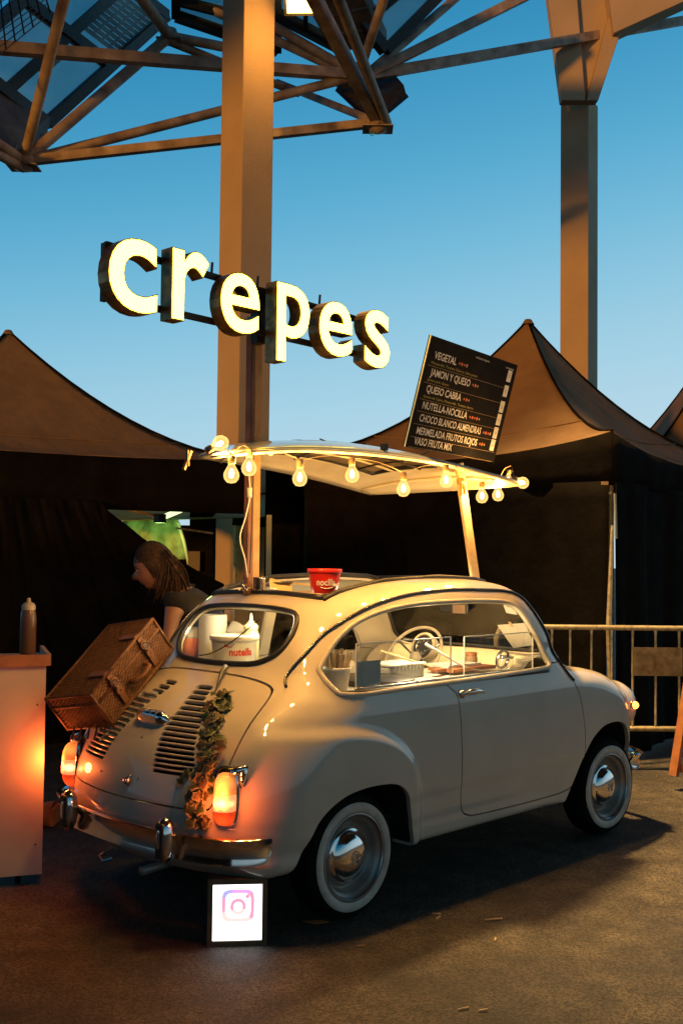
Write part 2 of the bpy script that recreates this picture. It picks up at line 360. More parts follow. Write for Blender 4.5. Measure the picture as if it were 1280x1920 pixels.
sk2,_,_=sky_panel('roof_light','narrow roof light strip just left of the big pillar, seen edge-on',[V(330,30,17.5),V(330,-30,17.0),V(520,0,17.5),V(520,95,18.2)],2,1)
sk3,_,_=sky_panel('roof_light','roof light right of the floodlight with a diagonal dark bar',[V(722,95,17.0),V(640,-10,16.6),V(730,-70,16.6),V(830,-15,17.6)],2,1)
sk4,_,_=sky_panel('roof_light','pale roof light strip beside the big pillar under the floodlight',[V(505,20,17.4),V(640,90,17.6),V(640,40,16.8),V(505,-60,16.6)],2,1)
# folded sheet-metal gutters (dark brown) round the nodes
def gutter(name,label,Q,dep_):
    Q=[np.asarray(q) for q in Q]; n=len(Q); t=thing(name,label,'gutter',Q[0],group='folded roof gutters')
    P=np.concatenate([Q,[q+np.array(dep_) for q in Q]]); Fs=[list(range(n)),list(range(n,2*n))[::-1]]+[[i+n,(i+1)%n+n,(i+1)%n,i] for i in range(n)]
    part('sheet',(P,Fs),mt['gutter'],t)
    for i in (0,1): part('seam_strip',beam(Q[i],Q[(i+1)%n],.06,.06),mt['black_metal'],t)
    for k in range(1,4):
        a=Q[0]+(Q[1]-Q[0])*k/4; b=Q[3]+(Q[2]-Q[3])*k/4; part('fold',beam(a,b,.03,.05),mt['gutter'],t)
    return t
mt['gutter']=M('gutter_sheet',(.11,.075,.05),.55,.2,.3,3,bump=.3,bscale=10)
gutter('gutter','dark folded gutter sheet beside the floodlight above the truss node',[V(628,95,16.9),V(560,-30,15.9),V(650,-70,15.9),V(725,90,17.2)],(.1,.1,.35))
gutter('gutter','short dark gutter end hanging right of the lower truss node',[V(632,168,17.1),V(700,232,16.6),V(762,180,16.9),V(735,148,17.4)],(.1,.15,.25))
gutter('gutter','broad dark gutter corner at the left edge of the roof',[V(88,262,16.0),V(-60,180,14.6),V(-60,260,14.2),V(50,292,15.4)],(.1,.1,.4))
# floodlight
fl=thing('floodlight','lit orange floodlight fixed under the roof right of the big pillar','floodlight',V(562,6,14.2))
c=V(562,6,14.2); d,s,u=frame(nrm(np.array([-.55,-.50,-.67])))
part('housing',box(c-d*.12,(.20,.42,.32),(d,s,u)),mt['black_metal'],fl)
part('bracket',beam(c-d*.2,c-d*.2+np.array([0,0,.6]),.05,.05),mt['black_metal'],fl)
part('lens',box(c-d*.015,(.03,.34,.24),(d,s,u)),emis('flood_lens',(1,.55,.10),14),fl)
fd=bpy.data.lights.new('floodlight_beam','POINT'); fd.energy=60; fd.color=(1,.45,.09); fd.shadow_soft_size=.2
fo=bpy.data.objects.new('floodlight_beam',fd); COL.objects.link(fo); fo.parent=fl; fo.location=Vector(d*.45)
# ---------------- the market roof overhead (unseen deck, added to hold back sky light) ----------------
def HP(lat,D,z=0): p=CAM[:2]+RH[:2]*lat-TC[:2]*D; return np.array([p[0],p[1],z])

mr_t=thing('market_roof','unseen high dark market roof above the trusses, its deck added to cut sky light','roof',HP(0,0,10.2))
DK=(RH,-TC,np.array([0,0,1.]))
for i in range(6):
    part('roof_deck',box(HP(-20+8*i,2.5,10.35),(7.96,21,.18),DK),mt['girder'],mr_t)
for i in range(7): part('roof_beam',box(HP(-24+8*i,2.5,10.05),(.3,21,.40),DK),mt['black_metal'],mr_t)
for k in range(4): part('roof_beam',box(HP(0,-6.5+6.2*k,9.9),(48,.22,.30),DK),mt['girder'],mr_t)
def roof_lamp(c,tgt,W_,col):
    c=np.asarray(c,float); d,s,u=frame(nrm(np.asarray(tgt,float)-c))
    part('lamp_housing',box(c-d*.12,(.20,.42,.32),(d,s,u)),mt['black_metal'],mr_t); part('lamp_lens',box(c-d*.012,(.03,.34,.24),(d,s,u)),emis('roof_lamp_lens',(1,.55,.10),14),mr_t)
    part('lamp_bracket',beam(c-d*.2,c+np.array([0,0,.75]),.06,.06),mt['black_metal'],mr_t)
    l=bpy.data.lights.new('roof_lamp_beam','SPOT'); l.energy=W_; l.color=col; l.spot_size=math.radians(52); l.spot_blend=1; l.shadow_soft_size=.22
    o=bpy.data.objects.new('roof_lamp_beam',l); COL.objects.link(o); o.location=Vector(c+d*.06); o.rotation_euler=Vector(-d).to_track_quat('Z','Y').to_euler()
roof_lamp((1.35,1.75,9.3),(3.1,-2.0,0),10000,(1,.60,.22))
# ---------------- tents ----------------

def folded_wall(p0,p1,z0,z1,amp=.035,n=None,seed=0,z1b=None,lean=0):
    rr=random.Random(seed); p0=np.asarray(p0,float);p1=np.asarray(p1,float); L=np.linalg.norm((p1-p0)[:2]); n=n or max(8,int(L/.06)); d=nrm([p1[0]-p0[0],p1[1]-p0[1],0]); nn_=np.array([-d[1],d[0],0]); ph=[rr.uniform(0,6.28) for _ in range(5)]
    z1b=z1 if z1b is None else z1b
    def fn(a,b):
        x=a*L; w=math.sin(x*7+ph[0])*.5+math.sin(x*15.3+ph[1]+b*1.1)*.35+math.sin(x*29+ph[2]-b)*.16
        w+=.5*math.sin(x*2.3+ph[3]+b*2.5)
        return np.array([p0[0],p0[1],0])+d*x+nn_*(w*amp*(1-.6*b)+lean*(1-b))+np.array([0,0,z0+(z1*(1-a)+z1b*a-z0)*b])
    return thick(quad_patch(fn,n,16),.006)
def tent_roof(C4,ap,sag=.14,cap=.05,pw=1.75,N=18):
    """four facets as separate pieces"""
    out=[]
    for i in range(4):
        a,b=C4[i],C4[(i+1)%4]
        def fn(u,v):
            e_=a*(1-u)+b*u; q=e_*(1-v)+ap*v
            z=e_[2]+(ap[2]-e_[2])*(v**pw)
            z-=sag*4*u*(1-u)*(1-v)**2
            z+=.010*math.sin(u*23+v*9)*math.sin(v*17+u*4)*(1-v)
            q=np.array([q[0],q[1],z]); return q
        out.append(thick(quad_patch(fn,N,N),.01))
    return out
def tent(name,label,C4,ap,val,parts_side=(0,1,2,3),sag=.14,roofmat=None,group='black pop-up tents'):
    C4=[np.asarray(c_,float) for c_ in C4]; t=thing(name,label,'tent',(ap[0],ap[1],0),group)
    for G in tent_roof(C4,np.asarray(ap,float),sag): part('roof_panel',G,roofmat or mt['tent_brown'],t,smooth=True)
    for i in range(4):
        a,b=C4[i],C4[(i+1)%4]
        for vv in (.30,):
            ln=[]
            for k in range(15):
                u=k/14; e_=a*(1-u)+b*u; q=e_*(1-vv)+np.asarray(ap)*vv; ln.append([q[0],q[1],e_[2]+(ap[2]-e_[2])*vv**1.75-sag*4*u*(1-u)*(1-vv)**2+.004])
            part('seam',tube(ln,.008,4),roofmat or mt['tent_brown'],t,smooth=True)
        rl=[]
        for k in range(13):
            v=k/12; q=a*(1-v)+np.asarray(ap)*v; rl.append([q[0],q[1],a[2]+(ap[2]-a[2])*v**1.75+.006])
        part('ridge_piping',tube(rl,.012,5),mt['tent_black'],t,smooth=True)
    part('peak_cap',lathe([(0,.02),(.03,.012),(.06,-.035)],np.asarray(ap)+np.array([0,0,.0]),(0,0,1),12),mt['tent_brown'],t,smooth=True)
    for i in parts_side:
        a,b=C4[i],C4[(i+1)%4]; L=np.linalg.norm(b-a)
        def fn(u,v):
            e_=a*(1-u)+b*u; z=e_[2]-sag*4*u*(1-u); w=.015*math.sin(u*L*9)*v
            n_=nrm(np.cross(b-a,(0,0,1))); return np.array([e_[0],e_[1],0])+n_*(w-.004)+np.array([0,0,z*(1-v)+(e_[2]-val)*v-.002])
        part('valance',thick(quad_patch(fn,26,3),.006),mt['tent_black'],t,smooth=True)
    for c_ in C4:
        cc=np.array([ap[0],ap[1],0]); ins=np.array([c_[0],c_[1],0])*.985+cc*.015
        part('leg',box(ins+np.array([0,0,(c_[2]-.05)/2]),(.035,.035,c_[2]-.05)),mt['steel'],t)
    return t
# right tent: nearest corner at photo x 1147
K=HP(2.0,8.1,2.43); cen=HP(1.72,10.15); dv=(K-cen)[:2]
def corner(v,z,c_=cen): return np.array([c_[0]+v[0],c_[1]+v[1],z])
C4=[K,corner((dv[1],-dv[0]),2.42),corner(-dv,2.42),corner((-dv[1],dv[0]),2.42)]
if (C4[1]-K)@RH<0: C4=[C4[0],C4[3],C4[2],C4[1]]
apR=np.array([cen[0],cen[1],float(V(990,598,10.15)[2])])
tR=tent('tent','pointed black tent behind the menu board, orange lit front and blue right slope',C4,apR,.40)
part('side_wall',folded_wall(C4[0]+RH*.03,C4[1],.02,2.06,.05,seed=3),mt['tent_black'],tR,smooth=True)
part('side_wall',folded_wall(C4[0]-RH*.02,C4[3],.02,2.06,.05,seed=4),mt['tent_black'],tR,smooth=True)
ct=K+TC*.02; part('corner_tag',box(V(1133,906,8.05),(.05,.01,.025),(RH,TC,(0,0,1))),mt['cardbrown'],tR)
part('zip_flap',tube([V(1152,925,8.0),V(1153,960,8.0),V(1154,1010,8.0)],.012,6),M('pale_flap',(.35,.42,.38),.6),tR)
part('guy_rope',tube([V(1147,985,8.02),V(1140,1180,7.9),V(1143,1270,7.9)],[.012,.022,.022],6),mt['steel'],tR)
# left tent
a0=HP(-4.0,8.08,2.36); a1=HP(-.78,10.1,2.36); dd=(a1-a0)[:2]/np.linalg.norm((a1-a0)[:2]); inn=np.array([-dd[1],dd[0]]); 
if inn@(-TC[:2])<0: inn=-inn
LC=[a0,a1,np.array([a1[0]+inn[0]*3,a1[1]+inn[1]*3,2.36]),np.array([a0[0]+inn[0]*3,a0[1]+inn[1]*3,2.36])]
mid=sum(LC)/4; apL=np.array([mid[0],mid[1],float(V(12,620,10.4)[2])]); 
tL=tent('tent','wide black tent on the left with its orange lit peak cut by the photo edge',LC,apL,.50,sag=.05,parts_side=(0,))
# drawn curtain on the left tent front: hangs from the rail, gathered to the lower right
e0=LC[0]*1.0; 
def drawn(u,v):
    top=V(-60+u*250,928+u*12,8.55-.0+u*.75); bot=V(-60+u*500,1420,8.3+u*.7)
    k=v**1.6; mid_=top*(1-k)+bot*k
    return mid_+TC*(.022*math.sin(u*23+v*3)+.016*math.sin(u*57-v*5)+.012*math.sin(u*101+v*7)+.02*math.sin(u*9+v*6))*(.4+v*.6)
part('curtain',thick(quad_patch(drawn,60,24),.008),mt['tent_black'],tL,smooth=True)
def drawn2(u,v):
    top=V(188+u*4,940,9.28); p1=V(250,1010,9.2); bot=V(420,1095,9.1)
    q=(top*(1-v)**2+2*p1*v*(1-v)+bot*v*v); low=V(190+v*230,1420,9.0)
    return q*(1-u)+low*u+TC*.04*math.sin(v*16+u*5)
part('curtain',thick(quad_patch(drawn2,10,30),.008),mt['tent_black'],tL,smooth=True)
# what shows inside it: a green-lit inner tent, a banner, a lamp tube
mt['green_canvas']=M('green_lit_canvas',(.20,.34,.10),.7,0,.25,3,bump=.3,bscale=5)
gt=thing('inner_tent','green tent roof showing under the left tent','tent',V(330,1060,12.6))
part('roof_panel',thick(quad_patch(lambda u,v:V(120+u*380,936+v*(44-10*u),12.9-v*1.6),12,6),.01),mt['green_canvas'],gt)
part('roof_bar',beam(V(198,944,11.0),V(302,970,11.2),.03,.03),mt['steel'],gt)
bn=thing('banner','pale green hanging banner behind the person, under the left tent','banner',V(285,1070,12.4))
part('cloth',thick(quad_patch(lambda u,v:V(232+u*(103+22*v),976-4*u+v*76,12.4)+TC*.05*math.sin(u*14+v*2),20,6),.01),M('pale_green_cloth',(.32,.42,.24),.7,0,.25,9),bn,smooth=True)
part('hem',tube([V(334,980,12.3),V(345,1015,12.3),V(354,1058,12.3)],.02,6),mt['white_plastic'],bn,smooth=True)
lt=thing('tube_lamp','lit tube lamp hung under the green tent roof','lamp',V(322,964,11.2))
part('tube',tube([V(306,970,11.2),V(340,956,11.3)],.028,8),emis('tube_glow',(.75,1,.45),1.6),lt)
part('clamp',box(V(300,972,11.15),(.09,.09,.09)),mt['black_metal'],lt)
ld=bpy.data.lights.new('tube_light','POINT'); ld.energy=15; ld.color=(.6,1,.25); ld.shadow_soft_size=.1
lo=bpy.data.objects.new('tube_light',ld); COL.objects.link(lo); lo.parent=lt; lo.location=Vector(V(300,985,11.6)-wloc(lt))
# dark stall things inside
st=thing('stall_shelf','dark shelf with a small screen inside the left tent','shelf',V(360,1100,11.5))
part('rack',box(V(379,1100,11.5),(.24,.3,1.9),(RH,TC,(0,0,1))),mt['tent_black'],st)
part('screen',box(V(364,1052,11.3),(.12,.02,.20),(RH,TC,(0,0,1))),M('dim_screen',(.16,.13,.09),.4),st)
part('rail',beam(V(330,990,11.2),V(400,1000,11.2),.02,.02),mt['steel'],st)
pt=part('banner_post',box(V(503,1110,9.6)-np.array([0,0,.35]),(.045,.045,2.05),(RH,TC,(0,0,1))),M('pale_post',(.55,.55,.35),.5)); tag(pt,'pale upright post behind the car roof, right of the canopy pole','post')
# middle and right hand tents further back
def simple_tent(label,px,py,D,half,ze,rot,rm=None):
    c_=V(px,py,D); C=[np.array([c_[0]+half*1.414*math.cos(rot+k*math.pi/2),c_[1]+half*1.414*math.sin(rot+k*math.pi/2),ze]) for k in range(4)]
    return tent('tent',label,C,c_,.35,roofmat=rm),C
tM,CM=simple_tent('low tent behind the canopy, only its olive roof top showing',742,815,14.2,1.5,2.2,YAW+math.pi+.3,mt['green_canvas'])
tF,CF=simple_tent('far tent at the right edge, only its dark left slope showing',1345,630,13.5,1.55,2.5,YAW+math.pi+.75)
BQ=[np.array(p) for p in ((-7.,2.2,2.4),(-7.,-4.6,2.4),(-10.,-4.6,2.4),(-10.,2.2,2.4))]  # unseen tent, added to keep the low orange light off the car
tB=tent('tent','unseen long black stall tent, added beyond the left edge to shade the car',BQ,np.array([-8.5,-1.2,3.3]),.4)
for a_,b_ in ((0,1),(1,2),(3,0)): part('side_wall',folded_wall(BQ[a_]*.999,BQ[b_]*.999,.02,2.1,.05,n=60,seed=30+a_),mt['tent_black'],tB,smooth=True)
dw=part('dark_screen_wall',folded_wall(V(496,1100,10.6),V(700,1100,11.0),.02,2.55,.05,seed=9),mt['tent_black'],smooth=True); tag(dw,'black canvas screen between the two tents behind the car','screen')
bw=part('back_screen',folded_wall(HP(-7.5,15.4),HP(-.2,15.8),.02,1.9,.06,seed=19),mt['tent_black'],smooth=True); tag(bw,'dark canvas wall far behind the left tent','screen')
# ---------------- crowd barrier ----------------
bp0=V(930,1171,7.75); bdir=nrm([RH[0]*.985-TC[0]*-.02,RH[1]*.985-TC[1]*-.02,0]); bdir=RH
bt=thing('crowd_barrier','galvanised steel crowd barrier behind the front of the car','barrier',(bp0[0],bp0[1],0))
B0=np.array([bp0[0],bp0[1],0.]); zt_,zl=float(V(1150,1177,7.75)[2]),float(V(1200,1365,7.75)[2])
L_=2.3
def bx_(x,z): return B0+bdir*x+np.array([0,0,z])
fr_=[bx_(0,.12),bx_(0,zt_-.08),bx_(.025,zt_-.02),bx_(.09,zt_),bx_(L_-.09,zt_),bx_(L_-.025,zt_-.02),bx_(L_,zt_-.08),bx_(L_,.12)]
part('rail',tube(fr_,.019,10),mt['steel'],bt,smooth=True); part('rail',tube([bx_(0,zl),bx_(L_,zl)],.019,10),mt['steel'],bt,smooth=True)
def xof(px): return (V(px,1270,7.75)-B0)@bdir
for px in (962,995,1033,1067,1107,1145,1184,1227,1271,1315,1358):
    x=xof(px); part('bar',tube([bx_(x,zl),bx_(x,zl+.03),bx_(x,zt_-.05),bx_(x,zt_)],[.014,.0085,.0085,.014],8),mt['steel'],bt,smooth=True)
part('sign_plate',box((bx_(xof(1184)-.005,0)+bx_(xof(1275)+.005,0))/2+np.array([0,0,float(V(1230,1240,7.75)[2])])+TC*.012,(xof(1275)-xof(1184)+.01,.004,.20),(bdir,TC,(0,0,1))),M('rusty_plate',(.34,.25,.13),.55,.5,.3,18,col2=(.16,.10,.05)),bt)
for x in (.1,L_-.1): part('foot',join(beam(bx_(x,.02)-TC*.28,bx_(x,.02)+TC*.28,.04,.035),beam(bx_(x,.03),bx_(x,.16),.035,.035)),mt['steel'],bt)
# ---------------- A-frame board at the right edge ----------------
ea=thing('a_frame_board','orange wooden A-frame board leg at the right edge of the photo','board',V(1300,1452,7.1))
part('leg',beam(V(1262,1455,7.05),V(1302,1200,7.2),.06,.03),mt['wood_orange'],ea)
part('crosspiece',beam(V(1262,1440,7.1),V(1340,1440,6.9),.035,.05),mt['wood_orange'],ea)
part('leg',beam(V(1345,1462,6.9),V(1312,1200,7.1),.06,.03),mt['wood_orange'],ea)
part('board',box(V(1345,1300,7.05),(.44,.02,.62),(RH,TC,(0,0,1))),mt['tent_black'],ea)
# ---------------- car body as an implicit surface ----------------
def crom(pts, n=16, closed=False):
    p=np.asarray(pts,float); N=len(p); out=[]
    rng=range(N if closed else N-1)
    for i in rng:
        if closed: a,b,c_,d=p[(i-1)%N],p[i],p[(i+1)%N],p[(i+2)%N]
        else: a,b,c_,d=p[max(i-1,0)],p[i],p[i+1],p[min(i+2,N-1)]
        t=np.linspace(0,1,n,endpoint=False)[:,None]
        out.append(.5*((2*b)+(-a+c_)*t+(2*a-5*b+4*c_-d)*t**2+(-a+3*b-3*c_+d)*t**3))
    if not closed: out.append(p[-1:])
    return np.concatenate(out)
def poly_sdf(P, poly):
    """signed distance of P (n,2) to a closed polygon, negative inside"""
    P=np.asarray(P,float); poly=np.asarray(poly,float)
    res=np.full(len(P),1e9); ins=np.zeros(len(P),bool)
    q=np.roll(poly,-1,0)
    for a,b in zip(poly,q):
        e=b-a; L=e@e
        if L<1e-14: continue
        w=P-a; t=np.clip((w@e)/L,0,1)
        d=w-t[:,None]*e
        res=np.minimum(res,(d*d).sum(1))
        c1=(a[1]<=P[:,1])!=(b[1]<=P[:,1])
        with np.errstate(divide='ignore',invalid='ignore'):
            xi=a[0]+(P[:,1]-a[1])/(b[1]-a[1] if b[1]!=a[1] else 1)*(b[0]-a[0])
        ins^=c1&(P[:,0]<xi)
    return np.where(ins,-1,1)*np.sqrt(res)
YC=.02
GX0,GZ0,GH=-1.0,-0.1,0.0125
GNX,GNZ=300,136
PROFILE=[(-.60,.24),(-.665,.30),(-.70,.40),(-.70,.50),(-.675,.61),(-.62,.715),(-.53,.81),(-.40,.90),(-.27,.985),(-.16,1.115),(-.05,1.235),
 (.06,1.30),(.20,1.338),(.40,1.370),(.65,1.388),(.90,1.390),(1.14,1.380),(1.30,1.350),(1.41,1.285),(1.51,1.18),(1.605,1.06),(1.68,.965),(1.76,.925),(1.90,.903),(2.08,.858),
 (2.24,.772),(2.36,.62),(2.42,.50),(2.42,.38),(2.38,.28),(2.28,.24)]
WZ=([.15,.25,.35,.44,.47,.60,.75,.84,.90,.94,1.0,1.1,1.2,1.3,1.4,1.6],
    [.628,.642,.656,.667,.676,.686,.688,.682,.668,.652,.632,.606,.578,.545,.51,.44])
PX=([-1,-.7,-.5,-.3,0,.4,1.2,1.6,2.0,2.3,2.5,2.8],[.80,.90,.945,.97,.99,1,1,.992,.965,.925,.88,.8])
FLARE=[(-1.2,.79),(-.61,.785),(-.37,.785),(-.10,.775),(.08,.745),(.22,.685),(.31,.590),(.36,.44),(.385,.30),(.40,.0),(-1.2,.0)]
def bspl(G,x,z,x0=GX0,z0=GZ0,h=GH):
    u=(x-x0)/h; v=(z-z0)/h
    i=np.clip(np.floor(u).astype(int),1,G.shape[0]-3); j=np.clip(np.floor(v).astype(int),1,G.shape[1]-3)
    s=np.clip(u-i,-1,2); t=np.clip(v-j,-1,2)
    def w(t): return ((1-t)**3/6,(3*t**3-6*t*t+4)/6,(-3*t**3+3*t*t+3*t+1)/6,t**3/6)
    ws,wt=w(s),w(t); r=0
    for a in range(4):
        for b in range(4): r=r+ws[a]*wt[b]*G[i+a-1,j+b-1]
    return r
def smooth1(v,n):
    k=np.hanning(2*n+3); k/=k.sum(); vp=np.pad(v,n+1,mode='edge'); return np.convolve(vp,k,'valid')
def sstep(a,b,x):
    t=np.clip((x-a)/(b-a),0,1); return t*t*t*(t*(t*6-15)+10)
_gx=GX0+GH*np.arange(GNX); _gz=GZ0+GH*np.arange(GNZ)
_XX,_ZZ=np.meshgrid(_gx,_gz,indexing='ij')
_prof=crom(PROFILE,10)
GA=poly_sdf(np.c_[_XX.ravel(),_ZZ.ravel()],_prof).reshape(_XX.shape)
_wz=smooth1(np.interp(_gz,*WZ),1); _px=smooth1(np.interp(_gx,*PX),12)
GW=_wz[None,:]*_px[:,None]
GW=GW*(1-.13*sstep(.95,1.25,_ZZ)*np.clip((.45-_XX)/.6,0,1)**2)
_fl=-poly_sdf(np.c_[_XX.ravel(),_ZZ.ravel()],crom(FLARE[1:-2],8).tolist()+[(.40,.0),(-1.2,0),(-1.2,.785)]).reshape(_XX.shape)
GW=GW+.028*sstep(-.035,.03,_fl)*sstep(-.75,-.45,_XX)+.014
GW=GW+.018*sstep(1.0,1.35,_XX)*sstep(.98,1.1,_ZZ)
GK=.13-.05*sstep(1.1,1.35,_XX)*sstep(1.0,1.15,_ZZ)+.07*sstep(.35,-.1,_XX)-.03*sstep(1.3,1.7,_XX)*sstep(1.0,.9,_ZZ)+.06*sstep(2.1,2.4,_XX)*sstep(.9,.6,_ZZ)
GK=GK-.10*sstep(.36,.26,_ZZ)-.03*sstep(1.15,.9,_ZZ)*sstep(.1,-.2,_XX)
def smax(a,b,k):
    return np.minimum(np.maximum(a,b),-k)+np.sqrt(np.maximum(a+k,0)**2+np.maximum(b+k,0)**2)
def smin(a,b,k):
    h=np.maximum(k-np.abs(a-b),0)/k
    return np.minimum(a,b)-h*h*h*k/6
def bodyF(P):
    x,y,z=P[:,0],P[:,1]-YC,P[:,2]; ay=np.sqrt(y*y+1e-8)
    kr=.42*sstep(.5,-.3,x)*(1-.35*sstep(.95,1.2,z)); kf=.20*sstep(1.0,1.5,x)+.20*sstep(2.0,2.4,x)
    xs=x-kr*y*y+kf*y*y; zs=z+.07*y*y*sstep(.8,1.1,z)
    a=bspl(GA,xs,zs)
    b=(ay-bspl(GW,x,z))*.97
    f=smax(a,b,bspl(GK,x,z))
    # front wing crown that carries the headlight
    A=np.array([1.45,.47,.735]);B=np.array([2.235,.505,.655]); AB=B-A
    w=np.stack([x,ay,z],1)-A; t=np.clip((w@AB)/(AB@AB),0,1)
    d=np.linalg.norm(w-t[:,None]*AB,axis=1)-(.145-.045*(1-t)**2)
    f=smin(f,d,.10)
    A=np.array([1.74,.425,.955]);B=np.array([2.24,.375,.855]); AB=B-A
    w=np.stack([x,ay,z],1)-A; t=np.clip((w@AB)/(AB@AB),0,1); d=np.linalg.norm(w-t[:,None]*AB,axis=1)-.048
    f=-smin(-f,d,.045)
    return f
def grad(F,P,e=2e-3):
    g=np.empty_like(P)
    for k in range(3):
        d=np.zeros(3); d[k]=e; g[:,k]=(F(P+d)-F(P-d))/(2*e)
    return g
def project(F,P,it=4):
    for _ in range(it):
        f=F(P); g=grad(F,P); P=P-(f/np.maximum((g*g).sum(1),1e-6))[:,None]*g
    return P
def surface_nets(F,lo,hi,h):
    n=[int(round((hi[k]-lo[k])/h))+1 for k in range(3)]
    ax=[lo[k]+h*np.arange(n[k]) for k in range(3)]
    V=np.empty(n)
    for i in range(n[0]):
        Y,Z=np.meshgrid(ax[1],ax[2],indexing='ij')
        V[i]=F(np.stack([np.full(Y.size,ax[0][i]),Y.ravel(),Z.ravel()],1)).reshape(Y.shape)
    S=V<0
    acc=np.zeros([n[0]-1,n[1]-1,n[2]-1,3]); cnt=np.zeros([n[0]-1,n[1]-1,n[2]-1])
    faces=[]
    idx=np.full(cnt.shape,-1)
    edges=[]
    for a in range(3):
        sl0=[slice(None)]*3; sl1=[slice(None)]*3; sl0[a]=slice(0,-1); sl1[a]=slice(1,None)
        c=S[tuple(sl0)]!=S[tuple(sl1)]
        I=np.argwhere(c)
        v0=V[tuple(sl0)][c]; v1=V[tuple(sl1)][c]; t=v0/(v0-v1)
        p=np.stack([ax[k][I[:,k]] for k in range(3)],1); p[:,a]+=t*h
        b,c2=(a+1)%3,(a+2)%3
        ok=(I[:,b]>0)&(I[:,b]<n[b]-1)&(I[:,c2]>0)&(I[:,c2]<n[c2]-1)
        I=I[ok];p=p[ok];neg=S[tuple(sl0)][c][ok]
        q=[]
        for (db,dc) in ((-1,-1),(0,-1),(0,0),(-1,0)):
            J=I.copy(); J[:,b]+=db; J[:,c2]+=dc
            np.add.at(acc,(J[:,0],J[:,1],J[:,2]),p); np.add.at(cnt,(J[:,0],J[:,1],J[:,2]),1)
            q.append(J)
        edges.append((q,neg))
    m=cnt>0; idx[m]=np.arange(m.sum()); P=acc[m]/cnt[m][:,None]
    for q,neg in edges:
        Q=np.stack([idx[J[:,0],J[:,1],J[:,2]] for J in q],1)
        Q[~neg]=Q[~neg][:,::-1]
        faces.append(Q)
    return P,np.concatenate(faces)
# ---------------- mesh cutting ----------------
def refine_edge(P,a,b,g,it=7):
    A=P[a].copy();B=P[b].copy(); ga=g(A)
    for _ in range(it):
        Mi=(A+B)/2; gm=g(Mi); s=(gm>0)==(ga>0)
        A=np.where(s[:,None],Mi,A); B=np.where(s[:,None],B,Mi); ga=np.where(s,gm,ga)
    return (A+B)/2
def cut(P,T,g,F=None):
    """keep the side where g>0"""
    gv=g(P); pos=gv>0; c=pos[T].sum(1)
    keep=T[c==3]; out=[keep]
    newP=[P]; n=len(P)
    T1=T[c==1]; T2=T[c==2]
    if len(T1)+len(T2)==0: 
        return compact(P,keep)
    def rot(Tt,cond):
        k=np.argmax(cond,1); i=np.arange(len(Tt)); return np.stack([Tt[i,k],Tt[i,(k+1)%3],Tt[i,(k+2)%3]],1)
    if len(T1): T1=rot(T1,pos[T1])
    if len(T2): T2=rot(T2,~pos[T2])
    E=np.concatenate([T1[:,[0,1]],T1[:,[0,2]],T2[:,[0,1]],T2[:,[0,2]]]); E=np.sort(E,1)
    U,inv=np.unique(E,axis=0,return_inverse=True); inv=inv.ravel()
    X=refine_edge(P,U[:,0],U[:,1],g)
    n1,n2=len(T1),len(T2)
    i01=n+inv[:n1]; i02=n+inv[n1:2*n1]; j01=n+inv[2*n1:2*n1+n2]; j02=n+inv[2*n1+n2:]
    if n1: out.append(np.stack([T1[:,0],i01,i02],1))
    if n2:
        out.append(np.stack([T2[:,1],T2[:,2],j02],1)); out.append(np.stack([T2[:,1],j02,j01],1))
    return compact(np.concatenate([P,X]),np.concatenate(out))
def compact(P,T):
    used=np.unique(T); m=np.full(len(P),-1); m[used]=np.arange(len(used)); return P[used],m[T]
def subdiv(P,T,F):
    E=np.sort(np.concatenate([T[:,[0,1]],T[:,[1,2]],T[:,[2,0]]]),1); U,inv=np.unique(E,axis=0,return_inverse=True); inv=inv.ravel()
    X=(P[U[:,0]]+P[U[:,1]])/2; X=project(F,X,2); n=len(P); k=len(T); a,b,c=n+inv[:k],n+inv[k:2*k],n+inv[2*k:]
    return np.concatenate([P,X]),np.concatenate([np.stack([T[:,0],a,c],1),np.stack([T[:,1],b,a],1),np.stack([T[:,2],c,b],1),np.stack([a,b,c],1)])
def normals_of(F,P):
    g=grad(F,P,1.5e-3); return g/np.maximum(np.linalg.norm(g,axis=1),1e-9)[:,None]
def shell(P,T,F,lip=.02,off=0.):
    """outer skin with smooth normals and turned-in edges"""
    N=normals_of(F,P); P2=P+N*off
    E=np.concatenate([T[:,[0,1]],T[:,[1,2]],T[:,[2,0]]]); key=np.sort(E,1); U,inv,ct=np.unique(key,axis=0,return_inverse=True,return_counts=True); inv=inv.ravel()
    bd=E[ct[inv]==1]
    a,b=P2[bd[:,0]],P2[bd[:,1]]; na,nb=N[bd[:,0]],N[bd[:,1]]
    en=np.cross(b-a,na); en/=np.maximum(np.linalg.norm(en,axis=1),1e-9)[:,None]
    n=len(P2); m=len(bd)
    Q=np.concatenate([a,b,b-nb*lip,a-na*lip]); QN=np.concatenate([en]*4)
    quads=np.stack([np.arange(m)+m+n,np.arange(m)+n,np.arange(m)+3*m+n,np.arange(m)+2*m+n],1)
    return np.concatenate([P2,Q]),[list(t) for t in T]+[list(q) for q in quads],np.concatenate([N,QN])
def Z2(poly): poly=np.asarray(poly,float); return lambda p: poly_sdf(p,poly)
def near_sdf(P,mask,f2):
    r=np.full(len(P),.5); i=np.where(mask)[0]
    if len(i): r[i]=f2(P[i])
    return r
